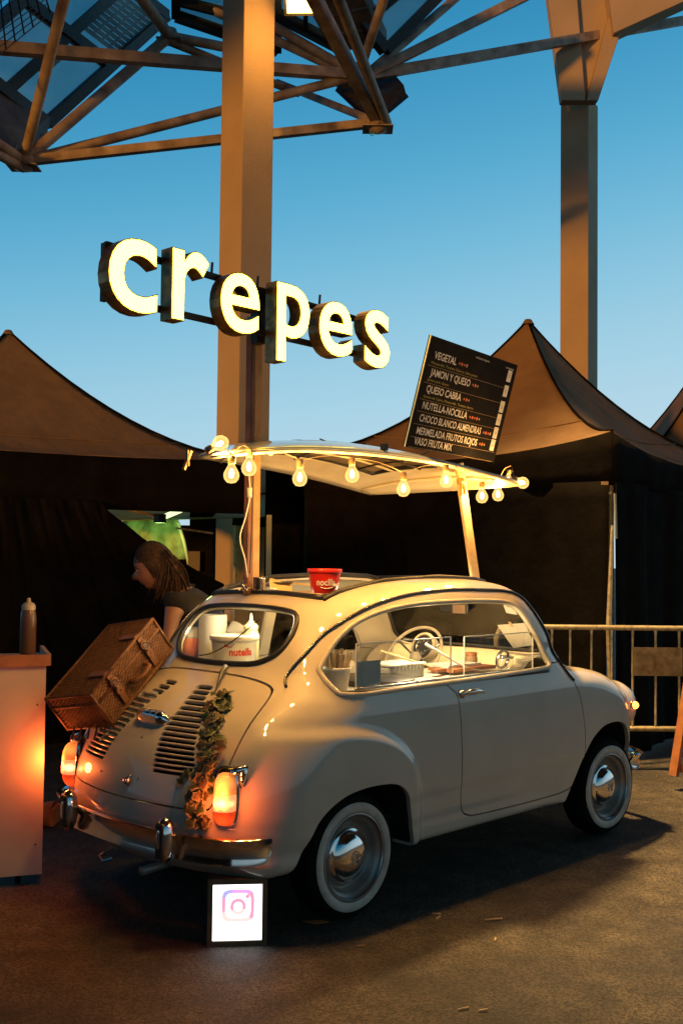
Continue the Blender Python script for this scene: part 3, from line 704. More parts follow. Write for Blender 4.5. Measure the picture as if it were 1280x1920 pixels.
# ---------------- outlines (metres, traced on the body) ----------------
ARCH_R=crom([(-.36,.235),(-.33,.29),(-.284,.37),(-.227,.463),(-.13,.520),(-.02,.543),(.10,.545),(.195,.530),(.262,.480),(.300,.38),(.335,.26),(.345,.235)],6)
ARCH_F=crom([(1.545,.235),(1.565,.26),(1.64,.38),(1.735,.515),(1.85,.588),(1.96,.608),(2.07,.598),(2.15,.555),(2.21,.45),(2.245,.34),(2.25,.235)],6)
OPEN=crom([(-.098,1.001),(-.077,1.036),(.037,1.152),(.181,1.225),(.411,1.266),(.75,1.277),(1.03,1.273),(1.16,1.262),(1.228,1.222),(1.30,1.12),(1.385,.985),(1.392,.952),(1.35,.937),(1.067,.929),(.692,.924),(.287,.920),(-.03,.916),(-.085,.935)],6,True)
FAR_A=crom([(-.09,.99),(-.077,1.036),(.037,1.152),(.181,1.225),(.411,1.262),(.585,1.268),(.60,1.255),(.60,.945),(.58,.93),(-.03,.925),(-.085,.945)],5,True)
FAR_B=crom([(.67,1.255),(.685,1.272),(1.03,1.270),(1.17,1.262),(1.215,1.235),(1.30,1.10),(1.385,.975),(1.38,.945),(1.34,.938),(.69,.930),(.67,.945)],5,True)
FAR_C=crom([(1.25,1.215),(1.265,1.19),(1.40,.965),(1.395,.945),(1.37,.944),(1.345,.96),(1.235,1.195)],4,True)
DOOR=crom([(.617,.955),(.620,.86),(.630,.76),(.645,.60),(.660,.44),(.680,.35),(.735,.31),(.85,.300),(1.26,.295),(1.52,.300),(1.64,.335),(1.695,.43),(1.678,.60),(1.630,.765),(1.570,.864),(1.54,.928),(1.53,.955)],8,True)
REARW=[(0,1.014),(.14,1.016),(.26,1.026),(.335,1.066),(.362,1.125),(.352,1.19),(.305,1.232),(.20,1.247),(.08,1.252),(0,1.2525)]
REARW=crom([(YC+y,z) for y,z in REARW]+[(YC-y,z) for y,z in REARW[-2:0:-1]],6,True)
WIND=[(0,.985),(.30,.985),(.47,.995),(.515,1.03),(.505,1.10),(.475,1.20),(.44,1.262),(.36,1.29),(0,1.302)]
WIND=crom([(YC+y,z) for y,z in WIND]+[(YC-y,z) for y,z in WIND[-2:0:-1]],6,True)
SUNR=crom([(.11,.38),(.085,.34),(.085,-.28),(.11,-.335),(.17,-.355),(1.16,-.345),(1.22,-.32),(1.235,-.27),(1.235,.32),(1.21,.37),(1.16,.39),(.17,.40)],6,True)
LID=[(0,.980),(.14,.978),(.28,.968),(.40,.945),(.452,.905),(.485,.80),(.498,.70),(.492,.60),(.47,.525),(.42,.503),(.20,.503),(0,.503)]
LID=crom([(YC+y,z) for y,z in LID]+[(YC-y,z) for y,z in LID[-2:0:-1]],6,True)
HOOD=crom([(1.73,-.36),(1.72,0.02),(1.73,.40),(1.80,.440),(2.10,.410),(2.30,.345),(2.37,.20),(2.39,.02),(2.37,-.16),(2.30,-.305),(2.10,-.37),(1.80,-.40)],6,True)
SLOT=[]   # centre y, z, half length
for k in range(17):
    t=k/16; z=.922-t*.297
    inn_=.075+.10*t if k>5 else .075+.13*t
    outr=.165+.20*t if k<3 else .215+.175*t
    for s in (-1,1): SLOT.append((YC+.012+s*(inn_+outr)/2,z,(outr-inn_)/2,s))
def slot_sdf(P):
    r=np.full(len(P),.5); 
    for cy,cz,hl,s in SLOT:
        zz=P[:,2]-cz-(P[:,1]-cy)*0.0
        m=(np.abs(zz)<.03); 
        if not m.any(): continue
        dy=np.maximum(np.abs(P[m,1]-cy)-(hl-.004),0); dz=np.abs(zz[m])
        r[m]=np.minimum(r[m],np.sqrt(dy**2+dz**2)-.0066)
    return r
sd=lambda poly:(lambda P,i=0,j=2: poly_sdf(P[:,[i,j]],poly))
def g_arch(P): 
    m=(np.abs(P[:,1])>.28)&(P[:,2]<.66); return near_sdf(P,m,lambda q:np.minimum(poly_sdf(q[:,[0,2]],ARCH_R),poly_sdf(q[:,[0,2]],ARCH_F)))
def g_open(P):
    m=(P[:,1]<-.25)&(P[:,2]>.88); return near_sdf(P,m,lambda q:poly_sdf(q[:,[0,2]],OPEN))
def g_far(P):
    m=(P[:,1]>.25)&(P[:,2]>.88); return near_sdf(P,m,lambda q:np.minimum(poly_sdf(q[:,[0,2]],FAR_A),poly_sdf(q[:,[0,2]],FAR_B)))
def g_rearw(P):
    m=(P[:,0]<.25)&(P[:,2]>.95); return near_sdf(P,m,lambda q:poly_sdf(q[:,[1,2]],REARW))
def g_wind(P):
    m=(P[:,0]>1.3)&(P[:,2]>.93); return near_sdf(P,m,lambda q:poly_sdf(q[:,[1,2]],WIND))
def g_sun(P):
    m=(P[:,2]>1.2); return near_sdf(P,m,lambda q:poly_sdf(q[:,[0,1]],SUNR))
def g_lid(P):
    m=(P[:,0]<.1)&(P[:,2]<1.05)&(P[:,2]>.4); return near_sdf(P,m,lambda q:poly_sdf(q[:,[1,2]],LID))
def g_hood(P):
    m=(P[:,0]>1.6)&(P[:,2]>.5); return near_sdf(P,m,lambda q:poly_sdf(q[:,[0,1]],HOOD))
def g_door(s): 
    return lambda P: near_sdf(P,(P[:,1]*s>.3)&(P[:,2]<1.02),lambda q:poly_sdf(q[:,[0,2]],DOOR))
# ---------------- build the shells ----------------
bP,bQ=surface_nets(bodyF,(-.86,-.80,.12),(2.62,.84,1.47),.0125)
bP=project(bodyF,bP,4)
bT=np.concatenate([bQ[:,[0,1,2]],bQ[:,[0,2,3]]])
fn_=np.cross(bP[bT[:,1]]-bP[bT[:,0]],bP[bT[:,2]]-bP[bT[:,0]])
if (fn_*normals_of(bodyF,bP[bT[:,0]])).sum(1).mean()<0: bT=bT[:,::-1].copy()
car=thing('small_car','cream vintage small car turned into a crepe stand, its side and roof open','car',(0,0,0))
GAP=.0034
neg=lambda g,o: (lambda P:-g(P)-o)
posg=lambda g,o: (lambda P:g(P)-o)
# side door shells
base=(bP,bT)
for g in (g_arch,): base=cut(*base,g)
cuts=[g_open,g_far,g_rearw,g_wind,g_sun]
full=base
lid=cut(*full,neg(g_lid,GAP)); hood=cut(*full,neg(g_hood,GAP))
d1=cut(*full,neg(g_door(-1),GAP)); d2=cut(*full,neg(g_door(1),GAP))
body=full
for g in (posg(g_lid,GAP),posg(g_hood,GAP),posg(g_door(-1),GAP),posg(g_door(1),GAP)): body=cut(*body,g)
for g in cuts: body=cut(*body,g)
for g in (g_open,): d1=cut(*d1,g)
d2=cut(*d2,g_far)
def inner_only(PT,zmin):
    P,T=PT; c=P[T].mean(1); return compact(P,T[(c[:,2]>zmin)&(c[:,0]>-.35)&(c[:,0]<1.75)])
def put_shell(name,PT,mat,lip=.022,parent=car,label=None):
    P,Fs,N=shell(*PT,bodyF,lip); return part(name,(P,Fs),mat,parent,smooth=True,normals=N,label=label)
o_body=put_shell('body',body,mt['paint'])
def lining(name,PT,zmin,mat,par,off=-.024):
    P,T=inner_only(PT,zmin)
    if len(T)==0: return
    N=normals_of(bodyF,P); P2=P+N*off
    return part(name,(P2,[list(t[::-1]) for t in T]),mat,par,smooth=True,normals=-N)
lining('cabin_lining',body,.55,mt['paint_in'],car)
# rear lid with louvre openings
lP,lT=lid
for _ in range(2): lP,lT=subdiv(lP,lT,bodyF)
lP,lT=cut(lP,lT,slot_sdf)
o_lid=put_shell('engine_lid',(lP,lT),mt['paint'],.012)
o_hood=put_shell('hood',hood,mt['paint'],.02)
o_dr=put_shell('door',d1,mt['paint'],.022); o_dl=put_shell('door',d2,mt['paint'],.022)
lining('door_lining',d1,.3,mt['paint_in'],o_dr); lining('door_lining',d2,.3,mt['paint_in'],o_dl)
# ---------------- points on the body ----------------
def shoot(o,d,far=4,step=.01):
    o=np.asarray(o,float); d=nrm(d); t=np.arange(0,far,step); P=o+t[:,None]*d; f=bodyF(P); i=np.where(f<0)[0]
    if len(i)==0: return P[np.argmin(f)]
    a,b=t[max(i[0]-1,0)],t[i[0]]
    for _ in range(14):
        m=(a+b)/2
        if bodyF((o+m*d)[None])[0]<0: b=m
        else: a=m
    return o+b*d
def on_side(x,z,s=-1): return shoot((x,s*1.2,z),(0,-s,0))
def on_rear(y,z): return shoot((-1.4,y,z),(1,0,0))
def on_front(y,z): return shoot((3.4,y,z),(-1,0,0),far=3)
def on_top(x,y): return shoot((x,y,1.9),(0,0,-1))
def Nat(p): return normals_of(bodyF,np.asarray(p)[None])[0]
def bead(name,pts,r,mat,parent=car,closed=True,off=.002,n=8,flat=None):
    pts=np.array(pts); N=normals_of(bodyF,pts); return part(name,tube(pts+N*off,r,n,closed),mat,parent,smooth=True)
def pane(name,g,mat,off=-.008,parent=car,bbox=None):
    P,T=cut(*full,neg(g,-.003)); N=normals_of(bodyF,P); return part(name,(P+N*off,[list(t) for t in T]),mat,parent,smooth=True,normals=N)
o_rw=pane('rear_window',g_rearw,mt['glass']); o_ws=pane('windscreen',g_wind,mt['glass']); o_fw=pane('side_window',g_far,mt['glass'])
bead('window_seal',[on_rear(*p) for p in REARW[::2]],.0125,mt['black'],o_rw); bead('window_seal',[on_front(*p) for p in WIND[::2]],.012,mt['black'],o_ws)
0 and bead('window_trim',[on_rear(YC+(p[0]-YC)*.985,1.13+(p[1]-1.13)*.97) for p in REARW[::2]],.0035,mt['chrome_old'],o_rw,off=.011)
op=[on_side(*p) for p in OPEN[::2]]
bead('window_frame',op,.012,mt['paint_in'],off=.001)
for po in (FAR_A,FAR_B): bead('window_frame',[on_side(p[0],p[1],1) for p in po[::3]],.007,mt['paint_in'],off=-.012)
sr=[on_top(*p) for p in SUNR[::2]]
bead('roof_seal',sr,.013,mt['black'],off=.006)
# folded fabric hood piece lying forward along the far edge and the front of the roof opening
RAIL=crom([(-.222,.945),(-.17,1.00),(-.11,1.066),(.014,1.173),(.204,1.260),(.45,1.308),(.765,1.327),(1.011,1.323),(1.19,1.315),(1.285,1.285),(1.352,1.205),(1.455,1.045),(1.505,.955),(1.535,.90),(1.575,.86)],6)
rail=[]
for (x,z) in RAIL:
    y=-.80; rail.append(on_side(x,z))
for s in (-1,1):
    rp_=[on_side(x,z,s) for (x,z) in RAIL]; rp_=[p for p in rp_ if abs(p[1]-YC)>.28]
    bead('drip_rail',rp_,.0065,mt['black'],closed=False,off=.005)
    bead('drip_rail_trim',[p for p in rp_ if p[0]<1.5],.003,mt['chrome_old'],closed=False,off=.010)
bl=[on_side(x,.919) for x in np.linspace(-.07,1.37,40)]
part('belt_rubber',tube(np.array(bl)+np.array([0,.004,.004]),.011,8),mt['black'],car,smooth=True)
bl2=[on_side(x,.934)+np.array([0,.03,0]) for x in np.linspace(.02,1.37,40)]
part('belt_rail',tube(bl2,.006,8),mt['chrome_old'],car,smooth=True)
# louvre lips
for cy,cz,hl,s in SLOT:
    rows=[]
    for i in range(7):
        y=cy+(i/6-.5)*2*(hl+.002); e_=math.sin(math.pi*i/6)**.5
        p0=on_rear(y,cz+.0125); p1=on_rear(y,cz+.0080); n0=Nat(p1); 
        p2=p1+n0*(.0042*e_+.0005)+np.array([0,0,-.0035]); p3=p1+np.array([.004,0,-.002])
        rows.append([p0+n0*.0006,(p0+p1)/2+n0*.0030*e_,p2,p3])
    P=np.array(rows).reshape(-1,3); Fs=[[i*4+j,(i+1)*4+j,(i+1)*4+j+1,i*4+j+1] for i in range(6) for j in range(3)]
    part('louvre',(P,[f[::-1] for f in Fs]),mt['paint'],o_lid,smooth=True)
# dark inside behind the lid, the wheel wells, the floor
part('engine_bay',join(box((-.20,YC,.70),(.012,.84,.40)),box((-.33,YC,.50),(.5,1.0,.012))),mt['dark'],car)
for ar,x0,x1 in ((ARCH_R,-.37,.37),(ARCH_F,1.5,2.29)):
    for s in (-1,1):
        pl_=[(p[0],p[1]) for p in ar]
        c_=np.mean([(p[0],p[1]) for p in pl_],0)
        def fn(u,v): 
            p=pl_[min(int(round(u*(len(pl_)-1))),len(pl_)-1)]; q=c_+(np.array(p)-c_)*(1.02+.0*v); yy=(abs(on_side(p[0],max(p[1],.27),s)[1])-.022)*(1-v)+.40*v
            return np.array([q[0],s*yy,q[1]])
        G=quad_patch(fn,len(pl_)-1,5)
        capP=np.array([[c_[0]+(p[0]-c_[0])*1.02,s*.40,c_[1]+(p[1]-c_[1])*1.02] for p in pl_])
        part('wheel_well',join(G,(capP,[list(range(len(capP)))])),mt['dark'],car)
part('floor_pan',box((1.0,YC,.245),(2.6,1.0,.02)),mt['dark'],car)
part('cabin_floor',box((.75,YC,.36),(1.9,1.16,.02)),mt['dark'],car)
# ---------------- wheels ----------------
def wheel(x,y,s,steer=0):
    t=part('wheel',lathe([(.150,-.075),(.19,-.082),(.232,-.076),(.252,-.055),(.2575,-.02),(.2575,.02),(.252,.050),(.240,.066),(.222,.074)],(0,0,0),(0,-s*-1,0),56),mt['tyre'],car,smooth=True)
    t.location=(x,y,.2565); t.rotation_euler=(0,0,steer)
    def sub(name,prof,mat,n=56):
        o=link(name,me(name,*lathe(prof,(0,0,0),(0,s,0),n),mat,True),t); shade_auto(o,50); return o
    sub('white_wall',[(.219,.0735),(.215,.077),(.205,.080),(.192,.079),(.181,.074)],mt['white_wall'])
    sub('rim',[(.180,.072),(.176,.076),(.170,.076),(.166,.066),(.160,.058),(.153,.056),(.147,.044),(.140,.024),(.128,.018),(.118,.030),(.108,.040),(.09,.040)],mt['rim'])
    sub('rim_ring',[(.171,.0745),(.1685,.078),(.1655,.0745)],mt['chrome_old'])
    sub('hubcap',[(.112,.030),(.113,.038),(.107,.043),(.099,.044),(.094,.050),(.085,.060),(.066,.070),(.045,.076),(.024,.079),(0,.080)],mt['chrome'])
    sub('emblem_ring',[(.026,.0780),(.024,.0820),(.021,.0795)],mt['chrome_old'])
    sub('emblem_disc',[(.017,.0785),(.016,.0820),(.009,.0820),(.008,.080),(0,.0805)],mt['chrome_old'])
    return t
wheel(0,-.56,-1); wheel(2.0,-.55,-1,math.radians(-2)); wheel(0,.605,1); wheel(2.0,.595,1)
# ---------------- bumpers ----------------
def sweep(path,section,nrm_fn=None):
    """path of points; section = list of (outward, up)"""
    path=np.asarray(path,float); N=len(path); P=[];Fs=[];m=len(section)
    for i in range(N):
        t=nrm(path[min(i+1,N-1)]-path[max(i-1,0)]); o_=nrm(np.cross(t,(0,0,1)))
        k=1.0
        if i in(0,N-1): k=.25
        elif i in(1,N-2): k=.62
        elif i in (2,N-3): k=.86
        for (a,b) in section: P.append(path[i]+o_*a*k+np.array([0,0,b*k]))
    for i in range(N-1):
        for j in range(m):
            j2=(j+1)%m; Fs.append([i*m+j,i*m+j2,(i+1)*m+j2,(i+1)*m+j])
    Fs.append(list(range(m))[::-1]); Fs.append(list(range((N-1)*m,N*m)))
    return np.array(P),Fs
sec=[(.000,-.046),(.012,-.046),(.026,-.034),(.032,-.012),(.030,.010),(.020,.030),(.006,.040),(-.004,.042),(-.012,.036),(-.002,.020),(.010,.0),(.002,-.030)]
pth=crom([(YC-.655,-.46),(YC-.660,-.50),(YC-.640,-.555),(YC-.585,-.615),(YC-.49,-.665),(YC-.33,-.708),(YC,-.732),(YC+.33,-.708),(YC+.49,-.665),(YC+.585,-.615),(YC+.640,-.555),(YC+.660,-.50),(YC+.655,-.46)],5)
bump=part('bumper',sweep([(x,y,.376) for y,x in pth][::1],[(a*1.1,b*1.18) for a,b in sec]),mt['chrome'],car,smooth=True); shade_auto(bump,60)
part('bumper_bar',tube([(x+.05,y*.97,.335) for y,x in pth[12:-12]],.014,8),mt['chrome_old'],car,smooth=True)
for s in (-1,1):
    y=YC-.035+s*.335; x=-.715
    o=part('overrider',lathe([(0,-.085),(.018,-.078),(.030,-.055),(.036,-.02),(.037,.02),(.033,.055),(.020,.078),(0,.086)],(x-.028,y,.402),(0,0,1),18),mt['chrome'],car,smooth=True)
    o=part('overrider_pad',box((x-.052,y+.0,.402),(.02,.046,.135)),mt['black'],car); bevel(o,.009,3)
part('tow_hook',tube([(-.66,YC+.10,.27),(-.72,YC+.10,.245),(-.73,YC+.06,.235),(-.70,YC+.04,.245)],.007,6),mt['chrome_old'],car)
part('exhaust',tube([(-.40,-.12,.24),(-.70,-.14,.235)],.018,12),mt['rim'],car,smooth=True)
pf=crom([(YC-.655,2.20),(YC-.66,2.28),(YC-.61,2.38),(YC-.48,2.455),(YC-.30,2.50),(YC,2.52),(YC+.30,2.50),(YC+.48,2.455),(YC+.61,2.38),(YC+.66,2.28),(YC+.655,2.20)],5)
o=part('bumper',sweep([(x,y,.365) for y,x in pf][::-1],sec),mt['chrome'],car,smooth=True); shade_auto(o,60)
# ---------------- lamps ----------------
m_tl1=lens_mat('tail_lens_clear',(1,.22,.03),4.5,.14); m_tl2=lens_mat('tail_lens_core',(1,.34,.12),30,.035); m_tl3=lens_mat('tail_lens_red',(1,.07,.010),2.4,.25,(.7,.05,.02))
def taillight(y,z,s):
    p=on_rear(y,z); n=nrm(Nat(p)*np.array([1,1,.25])); up=nrm(np.array([0,0,1.])-n*n[2]); sd_=np.cross(up,n)
    ax=(sd_,up,n)
    def pod(hw,hh,dp,z0,z1,o0=0,m=22,top=1.0,curve=0):
        rows=[];K=9
        def outline(a):
            ca,sa=math.cos(a),math.sin(a); e_=.55
            return np.sign(ca)*abs(ca)**e_*hw,np.sign(sa)*abs(sa)**.6*hh
        P=[];Fs=[]
        for j in range(K):
            t=j/(K-1); k=math.cos(t*math.pi/2)**.55; dd_=dp*math.sin(t*math.pi/2)
            for i in range(m):
                a,b=outline(2*math.pi*i/m)
                kk=k
                P.append(p+ax[0]*a*kk+ax[1]*max(min(b*kk,z1),z0)+n*(o0+dd_))
        for j in range(K-1):
            for i in range(m):
                i2=(i+1)%m; Fs.append([j*m+i,j*m+i2,(j+1)*m+i2,(j+1)*m+i])
        return np.array(P),Fs
    L=part('tail_light',pod(.060,.122,.018,-.13,.13,-.018),mt['black'],car,smooth=True)
    part('chrome_rim',pod(.054,.116,.022,-.12,.125,-.010),mt['chrome'],L,smooth=True)
    part('upper_lens',pod(.043,.100,.055,.022,.100,.006),m_tl1,L,smooth=True)
    part('middle_lens',pod(.0435,.100,.056,-.040,.020,.006),m_tl2,L,smooth=True)
    part('lower_lens',pod(.043,.100,.052,-.100,-.042,.006),m_tl3,L,smooth=True)
    l=bpy.data.lights.new('tail_bulb','POINT'); l.energy=4; l.color=(1,.17,.03); l.shadow_soft_size=.03
    lo=bpy.data.objects.new('tail_bulb',l); COL.objects.link(lo); lo.location=Vector(p+n*.115+up*.01)
    # pointed chrome cap sweeping to the outer top corner
    q0=p+ax[0]*(s*.02)+ax[1]*.098; q1=p+ax[0]*(s*.070)+ax[1]*.118-n*.02; q2=p+ax[0]*(s*.058)+ax[1]*.045-n*.01
    part('chrome_cap',tube([q0+n*.02,(q0+q1)/2+n*.022,q1+n*.018,(q1+q2)/2+n*.018,q2+n*.01],[.010,.018,.021,.014,.006],8),mt['chrome'],L,smooth=True)
# "sd_" points to image right or left depending on the side; find the sign so that the cap sits outboard
for yy,zz in ((-.502,.556),(.535,.545)):
    p=on_rear(yy,zz); n=Nat(p); up=np.array([0,0,1.]); sdv=np.cross(up,n); sgn=1 if sdv[1]*yy>0 else -1
    taillight(yy,zz,sgn)
# number plate lamp: chrome housing with vertical bands
p=on_rear(YC-.01,.800); n=Nat(p); up=nrm(np.array([0,0,1.])-n*n[2]); sy=np.array([0,1.,0])
def capsule(c,w,h,d,ax,ny=18,nz=8,pwr=.5):
    P=[];Fs=[]
    for i in range(ny+1):
        a=-1+2*i/ny; r_=max(1-abs(a)**5,0.0)**pwr
        for j in range(nz+1):
            th=math.pi*j/nz; P.append(c+ax[0]*a*w/2+ax[1]*math.cos(th)*h/2*r_+ax[2]*math.sin(th)*d*r_)
    for i in range(ny):
        for j in range(nz): Fs.append([i*(nz+1)+j,i*(nz+1)+j+1,(i+1)*(nz+1)+j+1,(i+1)*(nz+1)+j])
    return np.array(P),Fs
L=part('plate_lamp',capsule(p-n*.004,.205,.066,.048,(sy,up,n)),mt['chrome'],o_lid,smooth=True)
for k in (-.6,-.2,.25): part('lamp_band',capsule(p+sy*k*.09-n*.002,.004,.060,.050,(sy,up,n)),mt['chrome_old'],o_lid,smooth=True)
p=on_rear(YC-.035,.563); n=Nat(p); up=nrm(np.array([0,0,1.])-n*n[2])
o=part('lid_lock',lathe([(.014,0),(.015,.006),(.010,.011),(.004,.012),(0,.009)],p+up*.004,n,18),mt['chrome_old'],o_lid,smooth=True)
part('lock_lever',capsule(p-sy*.016+up*.008,.012,.046,.016,(sy,up,n),8,6),mt['chrome_old'],o_lid,smooth=True)
# spear-shaped lid catch
p0=on_rear(-.118,.992); p1=on_rear(-.182,.905); n=Nat(p0)
part('lid_catch',tube([p0+n*.022,p0*.75+p1*.25+n*.026,(p0+p1)/2+n*.017,p1+n*.006],[.013,.011,.008,.002],7),M('pewter',(.16,.16,.15),.5,.6),o_lid,smooth=True)
# screws in the lid
for y,z in ((YC-.02,.73),(YC+.17,.575),(YC-.10,.585)):
    p=on_rear(y,z); part('bolt',lathe([(.004,0),(.003,.0025),(0,.003)],p,Nat(p),10),mt['dark'],o_lid)
# door handles, hinges
for s,d_ in ((-1,o_dr),(1,o_dl)):
    p=on_side(.650,.868,s); n=Nat(p); q=on_side(.775,.866,s)
    part('handle',join(lathe([(.020,0),(.019,.008),(.012,.014),(.009,.024),(0,.027)],p,n,18),tube([p+n*.020,p+n*.030+np.array([.03,0,.004]),(p+q)/2+n*.034+np.array([0,0,.006]),q+n*.026,q+n*.018+np.array([.012,0,-.004])],[.008,.011,.011,.010,.004],10)),mt['chrome'],d_,smooth=True)
# side repeater, head lamps
for s in (-1,1):
    p=on_side(2.235,.672,s); n=Nat(p)
    L=part('side_lamp',lathe([(.026,0),(.026,.006),(.022,.010)],p,n,20),mt['chrome'],car,smooth=True)
    part('lamp_lens',lathe([(.021,.006),(.020,.020),(.012,.030),(0,.033)],p,n,18),emis('amber_lens',(1,.24,.03),9 if s<0 else 8,(.9,.4,.1)),L,smooth=True)
    c=np.array([2.335,YC+s*.505,.668]); d=nrm((.97,s*.10,.06))
    L=part('headlight',lathe([(.088,-.06),(.098,-.02),(.103,.004),(.102,.020),(.092,.030),(.084,.028)],c,d,36),mt['chrome'],car,smooth=True)
    part('lamp_glass',lathe([(.086,.024),(.07,.042),(.04,.052),(0,.056)],c,d,30),M('lamp_glass_%d'%(s+1),(.5,.52,.52),.08,.0,.05,30),L,smooth=True)
    part('reflector',lathe([(.085,.02),(.05,-.02),(0,-.035)],c,d,24),mt['chrome'],L,smooth=True)
# cowl vents / wiper
part('wiper',tube([(1.70,-.10,.962),(1.655,-.30,1.01)],.004,6),mt['black'],car)
# ---------------- inside ----------------
dl=part('dome_lamp',lathe([(.045,0),(.045,-.012),(.03,-.022),(0,-.024)],(.72,-.36,1.315),(0,0,1),20),emis('dome_glow',(1,.80,.48),6),car,smooth=True)
l=bpy.data.lights.new('dome_light','POINT'); l.energy=21; l.color=(1,.76,.42); l.shadow_soft_size=.05
lo=bpy.data.objects.new('dome_light',l); COL.objects.link(lo); lo.parent=dl; lo.location=(.72,-.40,1.235)
dl=part('dome_lamp',lathe([(.035,0),(.035,-.012),(.02,-.02),(0,-.022)],(.03,.02,1.262),(0,0,1),20),emis('dome_glow_rear',(1,.80,.48),6),car,smooth=True)
l=bpy.data.lights.new('dome_light','POINT'); l.energy=6.5; l.color=(1,.78,.46); l.shadow_soft_size=.04
lo=bpy.data.objects.new('dome_light',l); COL.objects.link(lo); lo.parent=dl; lo.location=(.05,.02,1.21)
part('counter',box((.66,-.345,.905),(1.38,.47,.018)),mt['white_plastic'],car)
cc=part('parcel_shelf',box((-.085,YC,.965),(.24,.78,.02)),mt['white_plastic'],car)
part('back_panel',box((.02,YC,.76),(.02,1.05,.40)),mt['paint_in'],car)
# dashboard
dash=part('dashboard',quad_patch(lambda u,v: np.array([1.60-.20*math.sin(v*math.pi*.5)+.10*math.cos(u*math.pi*2)*.0-.10*(2*u-1)**2,-.52+u*1.06,.99-.15*(1-math.cos(v*math.pi*.5))-.01]),16,8),mt['paint_in'],car,smooth=True)
bz=np.array([1.405,.19,.985]); bd=nrm((-.93,0,.30))
part('instrument_hood',lathe([(.070,-.05),(.082,.0),(.078,.012),(.068,.010)],bz,bd,28),mt['paint_in'],dash,smooth=True)
part('instrument',lathe([(.066,.006),(0,.007)],bz,bd,24),M('dial_face',(.05,.05,.05),.3),dash)
part('dial_ring',lathe([(.05,.008),(.048,.012),(.044,.008)],bz,bd,24),mt['chrome'],dash,smooth=True)
for k in range(8):
    a=2*math.pi*k/8; _,s_,u_=frame(bd); part('dial_mark',box(bz+bd*.009+(s_*math.cos(a)+u_*math.sin(a))*.034,(.012,.004,.001),(s_*math.cos(a)+u_*math.sin(a),np.cross(bd,s_*math.cos(a)+u_*math.sin(a)),bd)),mt['white_print'],dash)
# steering wheel: centre and tilt
sc_=np.array([1.245,.130,.955]); sa=nrm((-.80,0,.60)); _,s_,u_=frame(sa)
sw=part('steering_wheel',tube([sc_+.178*(s_*math.cos(a)+u_*math.sin(a)) for a in np.linspace(0,2*math.pi,48,endpoint=False)],.0085,8,True),mt['paint_in'],car,smooth=True)
for a in (.5,math.pi-.5,-math.pi/2): part('spoke',tube([sc_+.175*(s_*math.cos(a)+u_*math.sin(a)),sc_-sa*.03],.006,6),mt['chrome_old'],sw,smooth=True)
part('hub',lathe([(.03,-.04),(.034,-.02),(.02,0),(0,.004)],sc_,sa,16),mt['paint_in'],sw,smooth=True)
part('column',tube([sc_-sa*.03,(1.55,.13,.75)],.018,8),mt['dark'],car)
# far door upper trims, mirror
mi=part('mirror',box((1.40,-.03,1.205),(.02,.17,.052),(nrm((.98,.2,0)),nrm((-.2,.98,0)),(0,0,1))),mt['black'],car); bevel(mi,.008)
part('mirror_glass',box((1.388,-.07,1.205),(.002,.075,.046),(nrm((.98,.2,0)),nrm((-.2,.98,0)),(0,0,1))),M('mirror_face',(.30,.20,.14),.15,.3),mi)
part('mirror_stem',tube([(1.41,-.02,1.23),(1.45,-.02,1.29)],.005,6),mt['chrome_old'],mi)
# seats (backs just under the counter level)
for y in (.30,):
    o=part('seat_back',box((.72,y,.74),(.10,.46,.44)),M('seat_vinyl',(.30,.26,.2),.5),car); bevel(o,.04,4)
# ---------------- lettering ----------------
_tc={}
def glyphs(s,bold=0.0,ext=0.0,res=3,bev=0):
    key=(s,bold,ext,res)
    if key in _tc: return _tc[key]
    cu=bpy.data.curves.new('t','FONT'); cu.body=s; cu.size=1; cu.offset=bold; cu.extrude=ext; cu.resolution_u=res
    o=bpy.data.objects.new('t',cu); COL.objects.link(o); bpy.context.view_layer.update()
    m=bpy.data.meshes.new_from_object(o.evaluated_get(bpy.context.evaluated_depsgraph_get()))
    P=np.array([v.co[:] for v in m.vertices]) if len(m.vertices) else np.zeros((0,3)); Fs=[list(p.vertices) for p in m.polygons]
    bpy.data.objects.remove(o); bpy.data.curves.remove(cu); bpy.data.meshes.remove(m)
    _tc[key]=(P,Fs); return P,Fs
def text_on(name,s,origin,ux,uy,h,mat,parent,w=None,bold=0,fn=None,cap=.73):
    """flat print, height h of capitals, optional width w"""
    P,Fs=glyphs(s,bold); 
    if len(P)==0: return
    P=P.copy(); x0=P[:,0].min(); wd=P[:,0].max()-x0
    P[:,0]-=x0; sx=(w/wd) if w else h/cap; sy=h/cap
    ux=np.asarray(ux,float);uy=np.asarray(uy,float)
    if fn: Q=np.array([fn(p[0]*sx,p[1]*sy) for p in P])
    else: Q=np.asarray(origin)+P[:,[0]]*sx*ux+P[:,[1]]*sy*uy
    return part(name,(Q,Fs),mat,parent)
